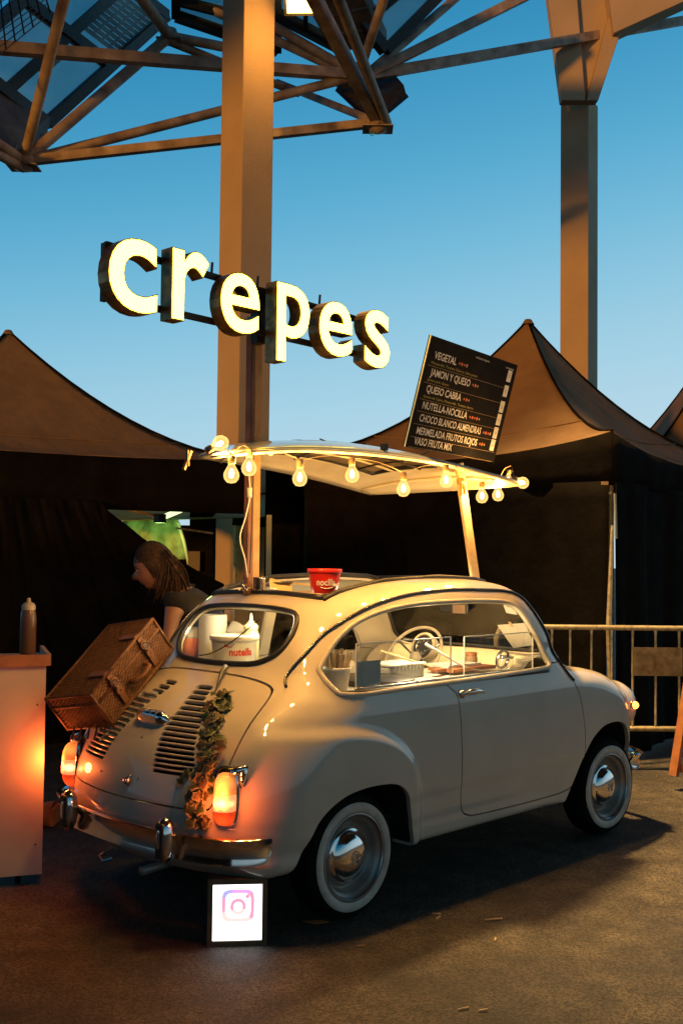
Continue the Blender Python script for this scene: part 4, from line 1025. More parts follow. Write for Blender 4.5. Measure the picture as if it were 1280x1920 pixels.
# ---------------- lit sign ----------------
sg=thing('letter_sign','lit word crepes in yellow-white channel letters on a pole above the car','sign',(.12,.14,1.36))
sg_face=emis('letter_face',(1,.76,.045),15,(.9,.88,.7)); sg_side=M('letter_bronze',(.34,.21,.09),.34,.8,.3,25)
def letter(ch,x0,x1,z0,z1):
    P,Fs=glyphs(ch,.018,.5,6); P=P.copy()
    mn,mx_=P.min(0),P.max(0)
    sx=(x1-x0)/(mx_[0]-mn[0]); sz=(z1-z0)/(mx_[1]-mn[1])
    Q=np.stack([x0+(P[:,0]-mn[0])*sx,-.015-(P[:,2])*.075,z0+(P[:,1]-mn[1])*sz],1)
    L=part('letter',(Q,Fs),sg_side,sg)
    P2,F2=glyphs(ch,.010,0,6); P2=P2.copy(); in_=.005
    mn,mx_=P2.min(0),P2.max(0); sx=(x1-x0-2*in_)/(mx_[0]-mn[0]); sz=(z1-z0-2*in_)/(mx_[1]-mn[1])
    Q=np.stack([x0+in_+(P2[:,0]-mn[0])*sx,np.full(len(P2),-.0545),z0+in_+(P2[:,1]-mn[1])*sz],1)
    part('letter_face',(Q,F2),sg_face,L); return L
for a in (('c',-0.848,-0.605,2.463,2.770),('r',-0.536,-0.335,2.468,2.779),('e',-0.274,-0.043,2.463,2.736),('p',0.056,0.269,2.372,2.741),('e',0.329,0.560,2.444,2.713),('s',0.644,0.834,2.425,2.721)): letter(*a)
for z0,z1 in ((2.745,2.675),(2.53,2.50)):
    part('mounting_bar',beam((-.80,.045,z0),(.80,.045,z1),.022,.026),mt['black_metal'],sg)
part('end_box',box((-.80,.045,2.63),(.022,.03,.24)),mt['black_metal'],sg)
for x,z in ((-.25,2.745),(.42,2.72),(.02,2.735)): part('wing_bolt',tube([(x,.04,z-.02),(x,.035,z+.035)],.006,6),mt['black_metal'],sg)
part('pole',box((.105,.135,1.98),(.040,.030,1.42)),mt['wood'],sg)
part('pole_rail',box((.062,.128,1.95),(.030,.030,1.30)),M('red_brown_wood',(.20,.08,.035),.5,0,.2,10),sg)
part('pole_bracket',box((.075,.095,2.60),(.05,.05,.26)),mt['black_metal'],sg)
# cables down the pole
cb=part('cable',tube(crom([V(467,888,5.0),(.03,.09,1.84),(.045,.10,1.76),(.02,.10,1.66),(-.012,.10,1.56),(.012,.09,1.46),(.035,.10,1.38)],6),.0035,6),mt['white_plastic'],smooth=True); tag(cb,'thin white cable hanging in a bend beside the sign pole','cable')
part('cable_plug',tube([(.042,.10,1.795),(.042,.10,1.75)],.012,8),mt['white_plastic'],cb,smooth=True)
cb2=part('cable',tube(crom([(.07,.10,2.58),(.045,.10,2.4),(.052,.105,2.1),(.06,.10,1.9),(.058,.10,1.6),(.05,.10,1.40)],6),.003,6),mt['black'],smooth=True); tag(cb2,'thin dark cable running down the sign pole from the letters','cable')
# ---------------- raised roof panel (canopy) ----------------
Cn=[np.array(p) for p in ((-.50,-.50,1.898),(1.36,-.50,1.868),(1.235,.45,1.846),(.03,.46,1.966))]  # near-left, near-right, far-right, far-left
def canopy_pt(u,v,lift=0):
    e=(Cn[0]*(1-u)+Cn[1]*u)*(1-v)+(Cn[3]*(1-u)+Cn[2]*u)*v
    # arched near edge, drooping far edge and domed middle
    arch=.055*math.sin(math.pi*min(max(u,0),1))**.8*(1-v)+.018*math.sin(math.pi*u)*v
    dome=.085*(4*v*(1-v))**.8*(math.sin(math.pi*u)**.55 if 0<u<1 else 0)
    bulge=.05*math.sin(math.pi*v)*(-1 if u<.5 else 1)*abs(2*u-1)**3
    return e+np.array([bulge,0,arch+dome+lift])
cp=thing('roof_canopy','raised cream car roof panel on two posts with a cut roof opening, wearing string bulbs','canopy',(.5,0,1.85))
NU,NV=40,24
# tip running out to the left of the near-left corner
def cpt(u,v,l=0):
    p=canopy_pt(u,v,l)
    k=max(0,1-u/.16)*max(0,1-v/.30)
    return p+np.array([-.17*k**1.5,0,-.035*k**1.5])
def grid_with_hole(off,hole=(.24,.80,.30,.74)):
    P=[];Fs=[]
    for i in range(NU+1):
        for j in range(NV+1):
            p=cpt(i/NU,j/NV); P.append(p)
    P=np.array(P); 
    for i in range(NU):
        for j in range(NV):
            uc,vc=(i+.5)/NU,(j+.5)/NV
            if hole and hole[0]<uc<hole[1] and hole[2]<vc<hole[3]: continue
            Fs.append([i*(NV+1)+j,(i+1)*(NV+1)+j,(i+1)*(NV+1)+j+1,i*(NV+1)+j+1])
    return P,Fs
mt['canopy_skin']=M('canopy_top_paint',(.55,.50,.42),.3,.0,.08,6,coat=1)
mt['canopy_under']=M('canopy_under_paint',(.74,.66,.48),.55,0,.14,5,col2=(.60,.50,.32))
P,Fs=grid_with_hole(0); part('skin',thick((P,Fs),.006),mt['canopy_skin'],cp,smooth=True)
part('lining',thick((P-np.array([0,0,.014]),Fs),.004),mt['canopy_under'],cp,smooth=True)
rim_=[cpt(u,0) for u in np.linspace(0,1,30)]+[cpt(1,v) for v in np.linspace(.05,1,14)]+[cpt(u,1) for u in np.linspace(.97,0,30)]+[cpt(0,v) for v in np.linspace(.95,.05,14)]
part('edge_flange',tube(np.array(rim_)-np.array([0,0,.008]),.009,6,True),mt['canopy_under'],cp,smooth=True)
hu0,hu1,hv0,hv1=.25,.80,.292,.75
hl=[cpt(u,hv0) for u in np.linspace(hu0,hu1,20)]+[cpt(hu1,v) for v in np.linspace(hv0+.03,hv1,10)]+[cpt(u,hv1) for u in np.linspace(hu1-.03,hu0,20)]+[cpt(hu0,v) for v in np.linspace(hv1-.03,hv0+.03,10)]
part('opening_seal',tube(np.array(hl)-np.array([0,0,.012]),.014,6,True),mt['black'],cp,smooth=True)
cloth_=quad_patch(lambda a,b:cpt(hu0+(hu1-hu0)*a,hv0+(hv1-hv0)*b,-.012+.02*math.sin(a*9)*math.sin(b*3)),24,12)
part('roof_cloth',thick(cloth_,.004),M('olive_roof_cloth',(.24,.17,.09),.7,0,.3,6,bump=.3,bscale=12),cp,smooth=True)
for f_ in (.2,.62): part('roof_bow',tube([cpt(hu0+.01+(hu1-hu0-.02)*t,hv0+(hv1-hv0)*f_,-.032) for t in np.linspace(0,1,12)],.006,6),mt['canopy_under'] if f_>.3 else mt['black_metal'],cp,smooth=True)
for u_ in (.36,.66): part('roof_strut',tube([cpt(u_+.03*t,hv0+(hv1-hv0)*t,-.040) for t in np.linspace(0,1,8)],.005,6),mt['black_metal'],cp,smooth=True)
for u_ in (.10,.90): part('rib',tube([cpt(u_,v,-.03) for v in np.linspace(.05,.95,14)],.009,6),mt['canopy_under'],cp,smooth=True)
part('latch',join(box(cpt(.45,.04,.015),(.02,.03,.03)),tube([cpt(.45,.0,-.005),cpt(.46,.16,-.05)],.005,6)),mt['black_metal'],cp)
# twigs and crumbs lying on top
for tk,(u_,v_,l_) in enumerate(((.62,.42,.07),(.70,.5,.05),(.40,.45,.03),(.52,.38,.04))):
    c=cpt(u_,v_,.008); a=R.uniform(0,3); tw=part('twig',tube([c,c+np.array([math.cos(a)*l_,math.sin(a)*l_,.012])],.0035,5),mt['black']); tag(tw,['longest dark twig on the canopy, just left of the menu board','dark crumb on the canopy nearest the menu board','dark speck on the canopy top left of its middle','small dark speck near the canopy latch'][tk],'twig','twigs on the canopy')
# pale timber stay under the right end
po=part('support_post',beam((1.225,-.305,1.36),(1.068,-.315,1.955),.058,.016,(0,1,0)),mt['wood_pale']); tag(po,'pale leaning timber post holding up the right end of the canopy','post')
kn=part('tape_knot',join(lathe([(0,-.02),(.018,-.01),(.02,.01),(0,.02)],(1.06,-.335,1.865),(1,0,0),8),tube([(1.06,-.34,1.86),(1.045,-.35,1.82),(1.05,-.35,1.79)],.008,6),tube([(1.06,-.34,1.86),(1.075,-.35,1.825),(1.07,-.352,1.80)],.008,6)),mt['orange'],po)
pg=part('clothes_peg',join(beam(cpt(.0,.05)+np.array([-.12,0,0]),cpt(.0,.05)+np.array([-.16,-.01,-.075]),.012,.010),beam(cpt(.0,.05)+np.array([-.135,0,0]),cpt(.0,.05)+np.array([-.14,-.01,-.06]),.012,.008)),mt['wood_orange']); tag(pg,'small orange wooden peg clipped under the left tip of the canopy','peg')
# ---------------- string of bulbs ----------------
BP=[((410,833),(0.5,0,.25),-.50),((434,886),(0,0,-1),-.52),((467,873),(0,0,-1),-.50),((562,893),(0,0,-1),-.53),((660,887),(.04,0,-1),-.53),((756,914),(0,0,-1),-.53),((836,898),(.05,0,-1),-.54),((903,928),(0,0,-1),-.40),((933,925),(0,0,-1),-.30),((977,904),(.9,-.1,-.25),-.50),((952,897),(-.2,0,-1),-.40)]
gb=bpy.data.materials.new('bulb_glass'); gb.use_nodes=True; t=gb.node_tree; t.nodes.clear()
o_=t.nodes.new('ShaderNodeOutputMaterial'); tr_=t.nodes.new('ShaderNodeBsdfTransparent'); em_=t.nodes.new('ShaderNodeEmission'); em_.inputs[0].default_value=(1,.56,.16,1); em_.inputs[1].default_value=1.9
lw=t.nodes.new('ShaderNodeLayerWeight'); lw.inputs[0].default_value=.45; mx=t.nodes.new('ShaderNodeMixShader'); rr_=t.nodes.new('ShaderNodeMapRange'); rr_.inputs[3].default_value=.30; rr_.inputs[4].default_value=.85
t.links.new(lw.outputs['Facing'],rr_.inputs[0]); t.links.new(rr_.outputs[0],mx.inputs[0]); t.links.new(tr_.outputs[0],mx.inputs[1]); t.links.new(em_.outputs[0],mx.inputs[2]); t.links.new(mx.outputs[0],o_.inputs[0])
fil=emis('filament',(1,.60,.20),34)
LAB=['round bulb sitting on top at the left tip of the canopy','bulb hanging lowest at the left end of the canopy','bulb beside the sign pole, half in front of it','bulb hanging alone between the sign pole and the roof latch','bulb in front of the canopy opening near its middle','lowest bulb in the middle, left of the board','bulb beside the knot on the timber post','bulb hanging just right of the timber post','second bulb right of the timber post','bulb sticking out sideways from the right tip of the canopy','small bulb pressed against the canopy underside near the right tip']
socks=[]; proto=None
for i,((px,py),ax_,yy) in enumerate(BP):
    c=VP(px,py,1,yy); d=nrm(ax_)
    if proto is None or abs(d@np.array([0,0,-1.]))<.9995:
        b=thing('light_bulb','lit warm '+LAB[i],'bulb',c,'string bulbs round the canopy')
        part('bulb_globe',lathe([(.0125,-.034),(.014,-.026),(.021,-.014),(.0285,.0),(.0305,.012),(.027,.026),(.017,.038),(0,.042)],c,d,20),gb,b,smooth=True)
        part('socket',lathe([(0,-.066),(.012,-.065),(.0145,-.060),(.0145,-.036),(.012,-.032)],c,d,14),mt['wood'],b,smooth=True)
        part('filament',lathe([(0,-.016),(.006,-.010),(.010,.004),(.008,.018),(0,.022)],c,d,8),fil,b,smooth=True)
        if abs(d@np.array([0,0,-1.]))>.9995: proto=b
    else:
        b=tree_copy(proto,c,'lit warm '+LAB[i])
    l=bpy.data.lights.new('bulb_light','POINT'); l.energy=24 if i<10 else 8; l.color=(1,.50,.12); l.shadow_soft_size=.022
    lo=bpy.data.objects.new('bulb_light',l); COL.objects.link(lo); lo.location=Vector(c+d*.004)-Vector((0,0,0)); 
    if i==10: b.scale=(.7,.7,.7)
    socks.append(c-d*.066)
# cable looping from socket to socket
S_=sorted(socks,key=lambda p:p[0]); path=[]
for a,b in zip(S_,S_[1:]):
    L_=np.linalg.norm(b-a); sag_=min(.05,.16*L_)
    for t_ in np.linspace(0,1,9)[:-1]: path.append(a*(1-t_)+b*t_+np.array([0,-.004,-sag_*4*t_*(1-t_)*.35+.03*math.sin(math.pi*t_)]))
path.append(S_[-1])
sc=part('string_cable',tube(path,.002,6),mt['cardbrown'],smooth=True); tag(sc,'cream cable of the bulb string slung along the canopy edge','cable')
# ---------------- menu board ----------------
TL_=np.array([.700,-.437,2.540]); BRc=np.array([1.597,-.151,2.003])
u_=nrm((.913,.148,-.007)); v_=np.array([-.013,.137,-.525]); v_=nrm(v_-u_*(v_@u_)); nb=nrm(np.cross(u_,v_)); nb=nb if nb@(-_fw)>0 else -nb
# camera-facing normal; the board is rotated a little in its own plane
TLc,TRc,BLc=V(808,628,5.2),V(970,685,5.96),V(762,838,5.27)
u_=nrm(TRc-TLc); v_=BLc-TLc; BH=np.linalg.norm(v_); BW=np.linalg.norm(TRc-TLc); v_=nrm(v_-u_*(v_@u_)); nb=nrm(np.cross(u_,v_)); nb=nb if nb@(-_fw)>0 else -nb
mb=thing('menu_board','black crepe menu board with white item names leaning above the canopy','menu board',TLc+v_*BH)
o=part('board',box(TLc+u_*BW/2+v_*BH/2-nb*.006,(BW,BH,.012),(u_,v_,nb)),M('menu_black',(.011,.010,.010),.9,0,.1,12,spec=.1),mb)
part('board_edge',beam(TLc-u_*.003,TLc-u_*.003+v_*BH,.003,.006,nb),mt['white_plastic'],mb)
def bpt(x,y): return TLc+u_*x*BW+v_*y*BH+nb*.0015
ROWS=[('VEGETAL',.185,.29,'Mozzarella, Tomate Cherry, Salsa pesto',4,1),('JAMON Y QUESO',.338,.535,'Jamon york, Queso',3,1),('QUESO CABRA',.488,.46,'Queso de Cabra, Mozzarella, Tomate cherry',3,1),
 ('NUTELLA-NOCILLA',.637,.60,None,5,1),('CHOCO BLANCO ALMENDRAS',.752,.845,None,4,1),('MERMELADA FRUTOS ROJOS',.868,.83,None,3,1),('VASO FRUTA MIX',.962,.50,None,0,0)]
# rows measured down the left edge of the board
fdot=M('food_icon',(.62,.16,.04),.5); fdot2=M('food_icon_pale',(.50,.34,.16),.5); yel=M('yellow_print',(.42,.36,.06),.5)
SC_W=.76
for s_,y_,w_,sub_,nd,tagb in ROWS:
    text_on('print',s_,bpt(.075,y_-.0),u_,-v_,.037,mt['white_print'],mb,w=w_*BW*.80,bold=.012)
    if sub_: text_on('print',sub_,bpt(.060,y_+.050),u_,-v_,.013,yel,mb,w=min(.0115*len(sub_)*BW*1.15,.6*BW))
    part('row_line',beam(bpt(.03,y_+.07 if sub_ else y_+.030),bpt(.97,y_+.07 if sub_ else y_+.030),.0012,.001,nb),fdot2,mb)
    for k in range(nd):
        c=bpt(.075+w_*.80+.035+k*.027,y_-.025); part('icon',lathe([(.009 if k%2 else .0065,0),(0,.0006)],c,nb,10),fdot if k<nd-1 else fdot2,mb)
for k,y_ in enumerate((.115,.265,.425,.555,.690,.815)):
    c=bpt(.928,y_+.015); part('price_card',box(c,(.045,.062,.0015),(u_,v_,nb)),mt['white_print'],mb); text_on('print',('5','5','5','4','4','4')[k],c-u_*.006+v_*.010+nb*.0012,u_,-v_,.018,mt['black'],mb)
text_on('print','misscrepes',bpt(.50,.065),u_,-v_,.012,mt['white_print'],mb,w=.13*BW*1.2); text_on('print','crepes',bpt(.86,.065),u_,-v_,.012,mt['white_print'],mb,w=.10*BW)
part('board_stay',tube([TLc+u_*.35+v_*BH*.93-nb*.01,TLc+u_*.30+v_*BH*1.10-nb*.12],.006,6),mt['black_metal'],mb)
# ---------------- on the car roof ----------------
def bucket(name,label,c,r0,r1,h,mat,lid=True,n=40,handle=False,axis=(0,0,1),lidmat=None):
    t=thing(name,label,'tub',c); c=np.asarray(c,float)
    part('tub',lathe([(0,0),(r0*.96,0),(r0,.004),(r1,h*.88),(r1+.0,h*.9)],c,axis,n),mat,t,smooth=True)
    a=nrm(axis)
    part('lid',lathe([(r1+.002,h*.84),(r1*1.06,h*.845),(r1*1.07,h*.90),(r1*1.07,h*.985),(r1*1.05,h),(r1*.99,h),(r1*.97,h*.965),(0,h*.965)],c,axis,n),lidmat or mat,t,smooth=True)
    return t
def cyl_print(s,c,rfn,z,h,w,a0,mat,parent,bold=0,tilt=0):
    """print bent round an upright tub; a0 = angle of the middle of the word (world xy)"""
    c=np.asarray(c,float)
    def f(x,y):
        rr=rfn(z+y)+.0012; a=a0+(x-w/2)/rr; return c+np.array([math.cos(a)*rr,math.sin(a)*rr,z+y+tilt*(x-w/2)])
    return text_on('print',s,None,(1,0,0),(0,0,1),h,mat,parent,w=w,bold=bold,fn=f)
VA=math.atan2(TC[1],TC[0])  # direction towards the viewer
bk=V(608,1112,4.88)
nb_=bucket('nocilla_tub','red nocilla tub with a red lid standing on the car roof edge',bk,.058,.073,.108,mt['red'])
cyl_print('nocilla',bk,lambda z:.058+.015*z/.095,.036,.030,.088,VA+.14,mt['white_print'],nb_,bold=.02)
sm=[bk+np.array([math.cos(VA+.18+a)*.0645,math.sin(VA+.18+a)*.0645,.034-.012*math.cos(a*2.3)]) for a in np.linspace(-.45,.45,12)]
part('smile_print',tube(sm,.0018,5),mt['white_print'],nb_)
part('badge_print',box(bk+np.array([math.cos(VA+.85)*.0645,math.sin(VA+.85)*.0645,.038]),(.002,.032,.011),(nrm((math.cos(VA+.85),math.sin(VA+.85),0)),nrm((-math.sin(VA+.85),math.cos(VA+.85),0)),(0,0,1))),mt['white_print'],nb_)
cn=thing('metal_can','small steel tin at the foot of the sign pole','tin',(.075,.075,1.318))
part('can',lathe([(0,0),(.028,0),(.029,.004),(.029,.052),(.031,.056),(.029,.060),(.026,.058),(.026,.006),(0,.005)],(.075,.06,1.322),(0,0,1),28),mt['chrome_old'],cn,smooth=True)
kb=thing('kitchen_tongs','small dark tangle of clips beside the tin on the roof','clips',(.0,.10,1.31))
for k in range(8):
    a=R.uniform(0,6.28); c=np.array([.0+R.uniform(-.02,.02),.08+R.uniform(-.02,.02),1.322]); part('clip',tube([c,c+np.array([math.cos(a)*.03,math.sin(a)*.03,R.uniform(.01,.05)])],.004,5),mt['chrome_old'],kb)
pn=thing('shallow_pan','dark oval pan with a yellow cloth hanging out, on the car roof','pan',(.25,.14,1.33))
part('pan',lathe([(0,0),(.085,0),(.10,.018),(.103,.022),(.098,.020),(.082,.006),(0,.005)],(.25,.17,1.335),(0,0,1),30),mt['black_metal'],pn,smooth=True)
part('cloth',thick(quad_patch(lambda a,b:np.array([.17+a*.15-.02*b,.10-b*.03+.01*math.sin(a*8),1.362-.045*b+.012*math.sin(a*5+1)-.01*a]),14,6),.006),M('yellow_cloth',(.65,.48,.22),.8),pn,smooth=True)
part('handle',beam((.33,.12,1.35),(.52,.0,1.335),.03,.008),mt['wood_pale'],pn)
tb=part('roof_tray',box((.42,.05,1.300),(.50,.50,.010)),mt['wood_pale']); tag(tb,'wooden tray across the rear of the roof opening holding tubs','tray')
# ---------------- behind the rear window ----------------
def P3(px,py,x): return VP(px,py,0,x)
c=P3(439,1243,-.03); c[2]=.977
nt_=bucket('nutella_tub','white nutella tub with a red and white print behind the rear window',c,.092,.106,.140,mt['white_plastic'])
cyl_print('nutella',c,lambda z:.092+.014*z/.123,.056,.033,.112,VA+.42,mt['red_print'],nt_,bold=.035)
for zz in (.088,): 
    tri=[c+np.array([math.cos(VA+a)*r_,math.sin(VA+a)*r_,z]) for a,z,r_ in ((-.35,.107,.1055),(.42,.112,.106),(-.05,.092,.1035),(-.35,.094,.104))]
    part('label_print',(np.array(tri),[[0,3,2,1]]),mt['red_print'],nt_)
c=P3(470,1225,.08); c[2]=.977
sb=thing('squeeze_bottle','cream squeeze bottle with a pointed nozzle behind the rear window','bottle',c)
part('bottle',lathe([(0,0),(.035,0),(.038,.01),(.038,.14),(.03,.16),(.034,.162),(.034,.18),(.024,.186),(.010,.20),(.004,.235),(0,.236)],c,(0,0,1),24),M('custard_plastic',(.68,.6,.3),.4),sb,smooth=True)
c=P3(355,1236,-.01); c[2]=.977
cu_=thing('paper_cup','orange paper cup stuffed with white napkins behind the rear window','cup',c)
part('cup',lathe([(0,0),(.034,0),(.047,.105),(.045,.107),(.032,.003)],c,(0,0,1),26),mt['orange'],cu_,smooth=True)
part('napkins',lathe([(0,.04),(.040,.09),(.050,.115),(.046,.15),(.036,.158),(.02,.145),(0,.16)],c,(0,0,1),11),mt['paper'],cu_)
c=P3(398,1240,.05); c[2]=.977
kr=thing('kitchen_roll','white paper kitchen roll lying behind the rear window','paper roll',c)
part('roll',lathe([(.02,0),(.065,0),(.068,.004),(.068,.215),(.065,.22),(.02,.22),(.02,0)],c+np.array([.0,.0,.0]),(0,0,1),30),mt['paper'],kr,smooth=True)
part('loose_sheet',thick(quad_patch(lambda a,b:c+np.array([.03+.05*b,-.05-.16*a,.14-.08*a*a+.05*b]),10,4),.002),mt['paper'],kr,smooth=True)
c=P3(338,1238,.0); c[2]=.977
wb=thing('white_bag','white plastic bag at the left end of the rear window','bag',c)
part('bag',lathe([(0,0),(.045,0),(.06,.03),(.055,.075),(.035,.10),(.015,.105),(0,.10)],c,(0,0,1),9),mt['white_plastic'],wb)
sp=thing('phone_cable','black cable lying across the rear window shelf','cable',(-.1,.2,1.0))
part('lead',tube(crom([on_rear(.16,1.03)+np.array([.03,0,0]),on_rear(.10,1.045)+np.array([.05,0,0]),on_rear(.02,1.10)+np.array([.06,0,0]),on_rear(-.06,1.20)+np.array([.06,0,0])],6),.003,5),mt['black'],sp)
gp=thing('green_sponge','green sponge at the right end of the rear window shelf','sponge',(.0,-.25,.977))
o=part('sponge',box((-.03,-.22,1.0),(.09,.07,.03)),mt['green'],gp); bevel(o,.008)
sk_=thing('wooden_stick','thin pale stick leaning inside the rear window','stick',(0,-.15,.98))
part('stick',tube([(-.05,-.17,.985),(.12,-.26,1.20)],.004,6),mt['wood_pale'],sk_)
for (xa,xb) in ((.56,.60),): 
    pass
# pillar on the far side seen through the rear window comes from the body itself
# ---------------- on the counter ----------------
ZC=.914
pc=thing('stick_pot','white pot packed with wooden spreader sticks at the rear corner of the side opening','pot',(.0,-.50,ZC))
c=np.array([.03,-.49,ZC])
part('pot',lathe([(0,0),(.046,0),(.056,.085),(.061,.088),(.061,.100),(.058,.102),(.054,.09),(.044,.004)],c,(0,0,1),28),mt['white_plastic'],pc,smooth=True)
sp_=None
for k in range(34):
    a=R.uniform(0,6.28); r_=R.uniform(0,.043); b0=c+np.array([math.cos(a)*r_*.7,math.sin(a)*r_*.7,.02]); tp=c+np.array([math.cos(a)*r_*1.5+R.uniform(-.008,.008),math.sin(a)*r_*1.5+R.uniform(-.008,.008),R.uniform(.150,.178)])
    o=part('stick',beam(b0,tp,.009,.002,(math.cos(a*2),math.sin(a*2),0)),mt['wood_pale'],pc)
bk2=part('dark_box',box((-.02,-.36,ZC+.03),(.05,.05,.06)),mt['black']); tag(bk2,'small dark box behind the pot of sticks on the counter','box')
def sheet(name,label,x0,x1,z1,y=-.588):
    t=thing(name,label,'screen',((x0+x1)/2,y,.925),'clear acrylic screens in the side opening')
    part('panel',box(((x0+x1)/2,y,(.922+z1)/2),(x1-x0,.004,z1-.922)),mt['acrylic'],t)
    for a_,b_ in (((x0,y,.925),(x0,y,z1)),((x1,y,.925),(x1,y,z1)),((x0,y,z1),(x1,y,z1))): part('painted_glow_edge',beam(a_,b_,.0055,.0045),mt['edge'],t)
    return t
sheet('acrylic_screen','longer clear acrylic screen at the rear half of the side opening',.045,.672,1.118); sheet('acrylic_screen','shorter clear acrylic screen at the front half of the side opening',.772,1.325,1.114)
pp=part('price_paper',box((.125,-.5835,.985),(.15,.002,.115)),mt['paper']); tag(pp,'small printed paper stuck to the longer acrylic screen','paper')
for k in range(3): part('print_line',box((.13,-.5815,1.02-k*.022),(.09-.02*k,.001,.003)),M('grey_ink_%d'%k,(.25,.24,.22),.6),pp)
gr=thing('crepe_griddle','round dark crepe griddle on the white counter','griddle',(.36,-.40,ZC))
part('plate',lathe([(0,.03),(.17,.03),(.185,.026),(.185,.018),(.17,0),(0,0)],(.36,-.40,ZC),(0,0,1),44),M('griddle_plate',(.05,.045,.04),.35,.6),gr,smooth=True); shade_auto(gr.children[0],40)
fb=thing('food_tray','white takeaway box with ridged lid on the counter behind the screen','box',(.60,-.40,ZC))
o=part('box_base',box((.62,-.30,ZC+.028),(.24,.15,.056)),mt['white_plastic'],fb); bevel(o,.008)
o=part('box_lid',box((.62,-.30,ZC+.064),(.255,.165,.014)),mt['white_plastic'],fb); bevel(o,.006)
for k in range(9): part('rib',box((.52+k*.025,-.386,ZC+.052),(.008,.004,.028)),mt['white_plastic'],fb)
sq=part('wooden_spreader',tube([(.60,-.22,ZC+.12),(.74,-.42,ZC+.05)],.006,6),mt['wood_pale']); tag(sq,'pale wooden spreader leaning over the takeaway box','spreader')
sl=part('spatula',join(tube([(.80,-.33,ZC+.15),(1.0,-.42,ZC+.03)],.007,6),beam((.98,-.41,ZC+.03),(1.10,-.46,ZC+.012),.035,.002)),mt['white_plastic']); tag(sl,'steel spatula leaning between the two acrylic screens','spatula')
oa=thing('chopping_board','orange-brown wooden paddle board on the front of the counter','board',(1.0,-.38,ZC))
part('board',box((1.05,-.36,ZC+.022),(.34,.16,.016)),mt['wood_orange'],oa); part('board_handle',beam((.90,-.37,ZC+.022),(.76,-.42,ZC+.03),.035,.014),mt['wood_orange'],oa)
pb=part('paper_pad',box((1.02,-.33,ZC+.038),(.26,.14,.012)),mt['paper']); tag(pb,'pad of white paper lying on the orange board','paper')
js=thing('glass_jar','round chrome and glass jar at the front end of the counter','jar',(1.28,-.47,ZC))
part('jar',lathe([(0,0),(.038,0),(.042,.01),(.042,.055),(.036,.065)],(1.27,-.46,ZC),(0,0,1),22),mt['acrylic'],js,smooth=True); part('ring',lathe([(.038,.062),(.044,.064),(.044,.074),(.036,.076),(.030,.07)],(1.27,-.46,ZC),(0,0,1),24),mt['chrome'],js,smooth=True)
part('ring',lathe([(.046,0),(.050,.01),(.046,.02),(.038,.012),(.046,0)],(1.22,-.49,ZC+.06),(0,1,.2),24),mt['chrome_old'],js,smooth=True)
js2=thing('jam_jar','small brown jar near the windscreen on the counter','jar',(1.18,-.33,ZC)); part('jar',lathe([(0,0),(.03,0),(.032,.06),(.026,.07)],(1.2,-.30,ZC),(0,0,1),18),mt['cardbrown'],js2,smooth=True); part('cap',lathe([(.030,.068),(.030,.085),(0,.086)],(1.2,-.30,ZC),(0,0,1),18),mt['wood_orange'],js2,smooth=True)
# papers taped inside the windscreen
def ws_pt(px,py):
    d=_fw+_r2*(px-640)/F_PX-_u2*(py-960)/F_PX; t=np.arange(4.6,7,.01); P=CAM+t[:,None]*d; f=bodyF(P); i=np.where(f<-.004)[0]; return P[i[-1]]-np.array([.012,0,0])
for nm,lb,q in (('notice_sheet','large cream paper sheet taped inside the windscreen',[(934,1172),(986,1168),(1003,1209),(964,1215)]),('sticker','small square paper sticker high in the windscreen corner',[(945,1133),(963,1135),(972,1153),(951,1149)])):
    Q=[ws_pt(*p_) for p_ in q]; n_=nrm(np.cross(Q[1]-Q[0],Q[3]-Q[0])); P=np.array(Q+[p_+n_*.001 for p_ in Q]); o=part(nm,(P,[[0,1,2,3],[7,6,5,4],[0,4,5,1],[1,5,6,2],[2,6,7,3],[3,7,4,0]]),mt['paper']); tag(o,lb,'paper')
    part('tape',box(Q[0]*.5+Q[1]*.5-n_*.001,(.02,.03,.002),(nrm(Q[1]-Q[0]),nrm(Q[3]-Q[0]),n_)),mt['wood_pale'],o)
# ---------------- wicker hamper ----------------
p0=on_rear(.345,1.030)+np.array([-.008,0,0]); p1=on_rear(.235,.705)
aL_=nrm(p1-p0); nH=nrm(np.array([-.66,.02,.75])); nH=nrm(nH-aL_*(nH@aL_)); yH=np.cross(nH,aL_); yH=yH if yH[1]>0 else -yH
HL,HW,HT=.50,.29,.185
O=p0+nH*.016-yH*.0-aL_*.005
hm=thing('wicker_hamper','brown wicker picnic hamper strapped shut, leaning on the left of the engine lid','hamper',O)
wk=M('wicker',(.17,.07,.022),.6,0,.3,40,col2=(.075,.028,.009)); lea=M('hamper_leather',(.20,.075,.025),.62,0,.2,14)
def hp(a,w,t_): return O+aL_*a+yH*w+nH*t_
def weave(p_of,rows,L,row_h,name,amp=.0042,period=.028):
    """rows of flattened strands passing over and under stakes; p_of(s,h)->(point,outward)"""
    P=[];Fs=[]; ns=int(L/(period/4)); 
    for r_ in range(rows):
        h=(r_+.5)*row_h
        for i in range(ns+1):
            s_=L*i/ns; q,o_=p_of(s_,h); up_=p_of(s_,h+.001)[0]-q; up_=up_/np.linalg.norm(up_)
            w_=amp*math.cos(2*math.pi*s_/period+(math.pi if r_%2 else 0))+.0006*math.sin(s_*91+r_*7)
            for (du,dn) in ((-.5,0),(0,.55),(.5,0)): P.append(q+up_*du*row_h*.92+o_*(w_+dn*row_h*.8))
        b=r_*(ns+1)*3
        for i in range(ns):
            for k in range(2): Fs.append([b+i*3+k,b+(i+1)*3+k,b+(i+1)*3+k+1,b+i*3+k+1])
    return np.array(P),Fs
